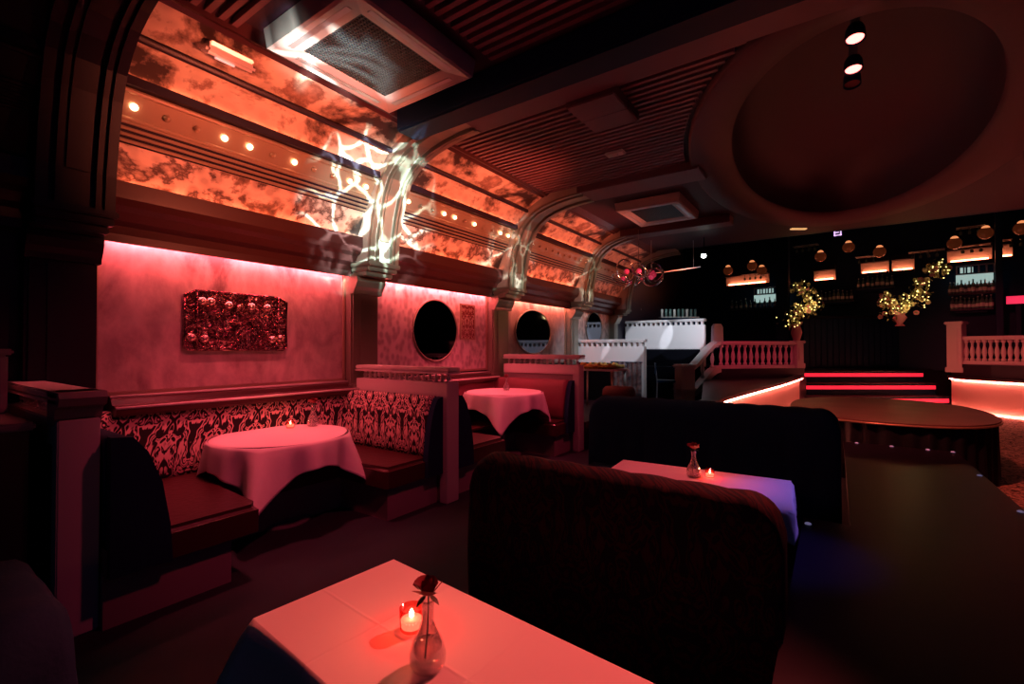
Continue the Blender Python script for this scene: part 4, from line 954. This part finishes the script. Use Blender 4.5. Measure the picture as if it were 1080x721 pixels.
for x0, x1, py, n, where in rows:
    g_ = 'bottles standing ' + where
    s0, d0 = bar_at(x0); s1, _ = bar_at(x1)
    sh, d = bar_thing('bottle_shelf', 'dark narrow shelf carrying bottles ' + where, 'shelf', x0, py + 5, None, .2); obj('board', box(newbm(), 0, s1 - s0, -.12, .12, -.03, 0, .004), M_wood_dark, sh); obj('bracket', box(newbm(), .1, s1 - s0 - .1, .10, .70, -.08, -.03), M_black, sh)
    base = sh.location.z
    for k in range(n):
        s = s0 + (s1 - s0) * (k + .5) / n; p = A + V / LB * s + Vector((V.y, -V.x, 0)).normalized() * .2
        if bt is None:
            bt = thing('liquor_bottle', 'x', 'bottle', (0, 0, 0)); obj('glass', lathe(newbm(), [(.04, 0), (.042, .02), (.042, .17), (.03, .21), (.014, .24), (.014, .29)], 10), M_bottle, bt, smooth=True); obj('cap', lathe(newbm(), [(.016, .285), (.016, .31)], 8), M_silver, bt); obj('paper_label', lathe(newbm(), [(.0428, .05), (.0428, .13)], 10, cap=False), M_ivory, bt); o = bt
        else: o = dup(bt)
        o.location = (p.x, p.y, base); o['label'] = 'small liquor bottle standing in the row ' + where; o['group'] = g_
        sc = rnd.uniform(.85, 1.15); o.scale = (sc, sc, sc)
# bar columns
for px0, px1, lab in ((826, 839, 'broad dark column left of the fairy lit flowers'), (1049, 1052, 'narrow dark column at the right of the back bar')):
    s0, _ = bar_at(px0); s1, _ = bar_at(px1); p = A + V / LB * s0 + Vector((V.y, -V.x, 0)).normalized() * .7; t = thing('bar_column', lab, 'column', (p.x, p.y, .93), BR)
    w_ = max(s1 - s0, .12); obj('shaft', box(newbm(), 0, w_, -.1, .1, .12, 4.2, .01), M_black, t); obj('base', box(newbm(), -.04, w_ + .04, -.14, .14, 0, .12, .01), M_black, t)
# screen and violet sign
t, d = bar_thing('till_screen', 'small glowing red screen at the right end of the bar', 'screen', 1060, 318, None, .6); obj('casing', box(newbm(), -.02, .40, 0, .05, -.12, .10, .01), M_black, t); obj('display', box(newbm(), .0, .38, -.01, .002, -.10, .08), M_screen, t); obj('stand', box(newbm(), .15, .23, .0, .06, -.95, -.1), M_black, t)
t, d = bar_thing('hanging_sign', 'tiny violet glowing sign above the back bar', 'sign', 888, 248, None, .5)
obj('backing', box(newbm(), -.14, .14, 0, .03, -.12, .12, .004), M_black, t)
bm = newbm()
for a in ((-.09, -.055, -.09, .09), (-.09, .09, .055, .09), (-.09, .03, -.01, .02), (.055, .09, -.09, .03), (-.09, .09, -.09, -.06)): box(bm, a[0], a[1], -.012, 0, a[2], a[3])
obj('glyph', bm, M_glyph, t); obj('cord', tube(newbm(), [(0, .02, .12), (0, .02, .95)], .006, 6), M_black, t)

# flower displays with fairy lights
def flowers(pts, label, seed):
    rnd = random.Random(seed); base = pts[0]; s, d = bar_at(base[0]); d -= 1.6
    c = D(base[0], base[1], d); t = thing('flower_display', label, 'flower arrangement', (c.x, c.y, c.z), YAW, 'fairy lit flower displays on the bar counter')
    lf, pt, pk, lg = newbm(), newbm(), newbm(), newbm()
    for px, py, r, n in pts:
        o = Vector(((px - base[0]) / 490 * d, 0, -(py - base[1]) / 490 * d))
        for k in range(n):
            q = o + Vector((rnd.gauss(0, r), rnd.gauss(0, r * .8), rnd.gauss(0, r)))
            R_ = Euler((rnd.random() * 6, rnd.random() * 6, rnd.random() * 6)).to_matrix().to_4x4()
            w_ = rnd.uniform(.03, .07)
            bmesh.ops.create_circle(lf, cap_ends=True, segments=5, radius=w_, matrix=Matrix.Translation(q) @ R_ @ Matrix.Diagonal((1, .4, 1, 1)))
            if k % 4 == 0:
                tgt = pk if k % 12 == 0 else pt
                for j in range(5): bmesh.ops.create_circle(tgt, cap_ends=True, segments=6, radius=.035, matrix=Matrix.Translation(q) @ R_ @ Matrix.Rotation(j * 1.256, 4, 'Z') @ Matrix.Translation((.03, 0, 0)) @ Matrix.Rotation(.5, 4, 'Y'))
            if k % 5 == 0: ball(lg, q + Vector((0, -.05, 0)), .013, 6)
    f = obj('foliage', lf, M_leaf, t); f['kind'] = 'stuff'
    f = obj('blossoms', pt, M_petal, t); f['kind'] = 'stuff'; f = obj('pink_blossoms', pk, M_pinkpetal, t); f['kind'] = 'stuff'; f = obj('fairy_lights', lg, M_fairy, t); f['kind'] = 'stuff'
    return t, c, d
def urn_under(t, x, ztop, h):
    l = bpy.data.lights.new('flower_fill', 'POINT'); l.color = (1, .65, .25); l.energy = 3.5; l.shadow_soft_size = .1; lo_ = bpy.data.objects.new('flower_fill', l); COL.objects.link(lo_); lo_.parent = t; lo_.location = (0, -.35, .1)  # added point light, brightens foliage and petals
    obj('vase', lathe(newbm(), [(.10, ztop - h), (.05, ztop - h * .8), (.14, ztop - h * .35), (.09, ztop - .03), (.12, ztop)], 16, Matrix.Translation((x, 0, 0))), M_pinkpetal, t, smooth=True)
t, c, d = flowers([(846, 326, .13, 90), (851, 308, .11, 60), (842, 302, .08, 40), (836, 338, .12, 70), (858, 322, .10, 50)], 'tall fairy lit flower display left of the bar counter', 3); urn_under(t, -.15, -.4, .7)
t, c, d = flowers([(945, 326, .13, 80), (935, 318, .08, 50), (958, 318, .13, 60), (972, 310, .10, 60), (985, 286, .10, 60), (996, 282, .08, 40), (975, 298, .09, 40)], 'wide fairy lit flower display on the right of the bar counter', 4); urn_under(t, .1, -.1, .3)
t = thing('covered_chair', 'chair with a white draped cover, standing in for an unclear shape beyond the upper white partition', 'chair', (0, 0, 0)); p = D(763, 367, 13.0); t.location = (p.x, p.y, 1.05); t.rotation_euler = (0, 0, YAW + .5)  # chair stands in for an unclear, blurred white shape
bm = newbm(); ngon_prism(bm, [(-.22, .45), (.22, .45), (.2, 1.05), (.12, 1.14), (-.12, 1.14), (-.2, 1.05)], 'y', .16, .24); obj('back_cover', bm, mat('white chair cover', (.75, .75, .78), .8), t)
obj('seat', box(newbm(), -.22, .22, -.22, .22, .40, .47, .02), M_black, t)
for a, b in ((-.19, -.19), (.19, -.19), (-.19, .19), (.19, .19)): obj('leg', tube(newbm(), [(a, b, 0), (a, b, .42)], .015, 6), M_black, t)

# glass racks between the globes, shelf of glasses and pale drape behind the upper partition
for x0, x1, py, lab in ((960, 998, 268, 'upper thin glass rack right of the bar centre'), (1012, 1046, 262, 'thin glass rack just above the long orange niche'), (1010, 1040, 243, 'highest thin glass rack near the tallest globe'), (1052, 1068, 256, 'short glass rack at the far right of the bar'), (840, 866, 262, 'thin glass rack left of the violet sign'), (786, 812, 291, 'thin glass rack under the twin globes'), (905, 930, 273, 'thin glass rack above the centre orange niches')):
    s0, d0 = bar_at(x0); s1, _ = bar_at(x1); L = s1 - s0
    t, d = bar_thing('glass_rack', lab, 'glass rack', x0, py, 'thin glass racks above the back bar', .35)
    bm = newbm(); tube(bm, [(0, 0, 0), (L, 0, 0)], .012, 6); tube(bm, [(0, .18, 0), (L, .18, 0)], .012, 6)
    obj('rails', bm, M_silver, t); obj('bracket', box(newbm(), L * .5 - .02, L * .5 + .02, 0, .8, .01, .05), M_black, t)
    for k in range(max(3, int(L / .16))):
        obj('hanging_glass', lathe(newbm(), [(.035, -.01), (.006, -.02), (.006, -.08), (.035, -.11), (.032, -.17)], 8, Matrix.Translation((.08 + k * .16, .09, 0)), cap=False), M_bottle, t, smooth=True)
p = D(716, 334, 13.4)
t = thing('wall_shelf', 'pale shelf of glassware behind the topmost white partition', 'shelf', p, YAW)
obj('board', box(newbm(), -.55, .55, -.12, .12, -.03, 0, .004), M_cream, t); obj('support', box(newbm(), -.5, .5, -.05, .05, -1.3, -.03), M_black, t)
for k in range(9):
    g_ = thing('tall_glass', 'tall pale glass in the row on the shelf behind the topmost white partition', 'glass', p + RT * (-.48 + .12 * k), YAW, 'tall glasses on the pale shelf')
    obj('bowl', lathe(newbm(), [(.03, 0), (.034, .02), (.036, .22), (.033, .22), (.031, .02)], 10, cap=False), M_cream if k % 3 == 0 else M_bottle, g_, smooth=True)
spot('shelf_spot', p + Vector((-.3, -1.2, 1.4)), p, (.75, .9, 1), 45, 40, .8, .03)
p = D(667, 300, 13.6)
t = thing('pale_drape', 'pale green lit drape hanging beyond the hoop chandelier', 'curtain', p, YAW)
bm = newbm(); grid(bm, lambda u, v: (-.17 + .34 * u + .10 * v * v, .03 * math.sin(u * 25), .35 - 1.1 * v), 40, 8); obj('cloth', bm, mat('pale green drape', (.5, .62, .5), .8), t, smooth=True, solid=.006)
obj('rod', tube(newbm(), [(-.25, 0, .36), (.25, 0, .36)], .014, 6), M_black, t)
spot('drape_spot', p + Vector((1.2, -1.6, .4)), p, (.8, 1, .85), 40, 30, .8, .03)
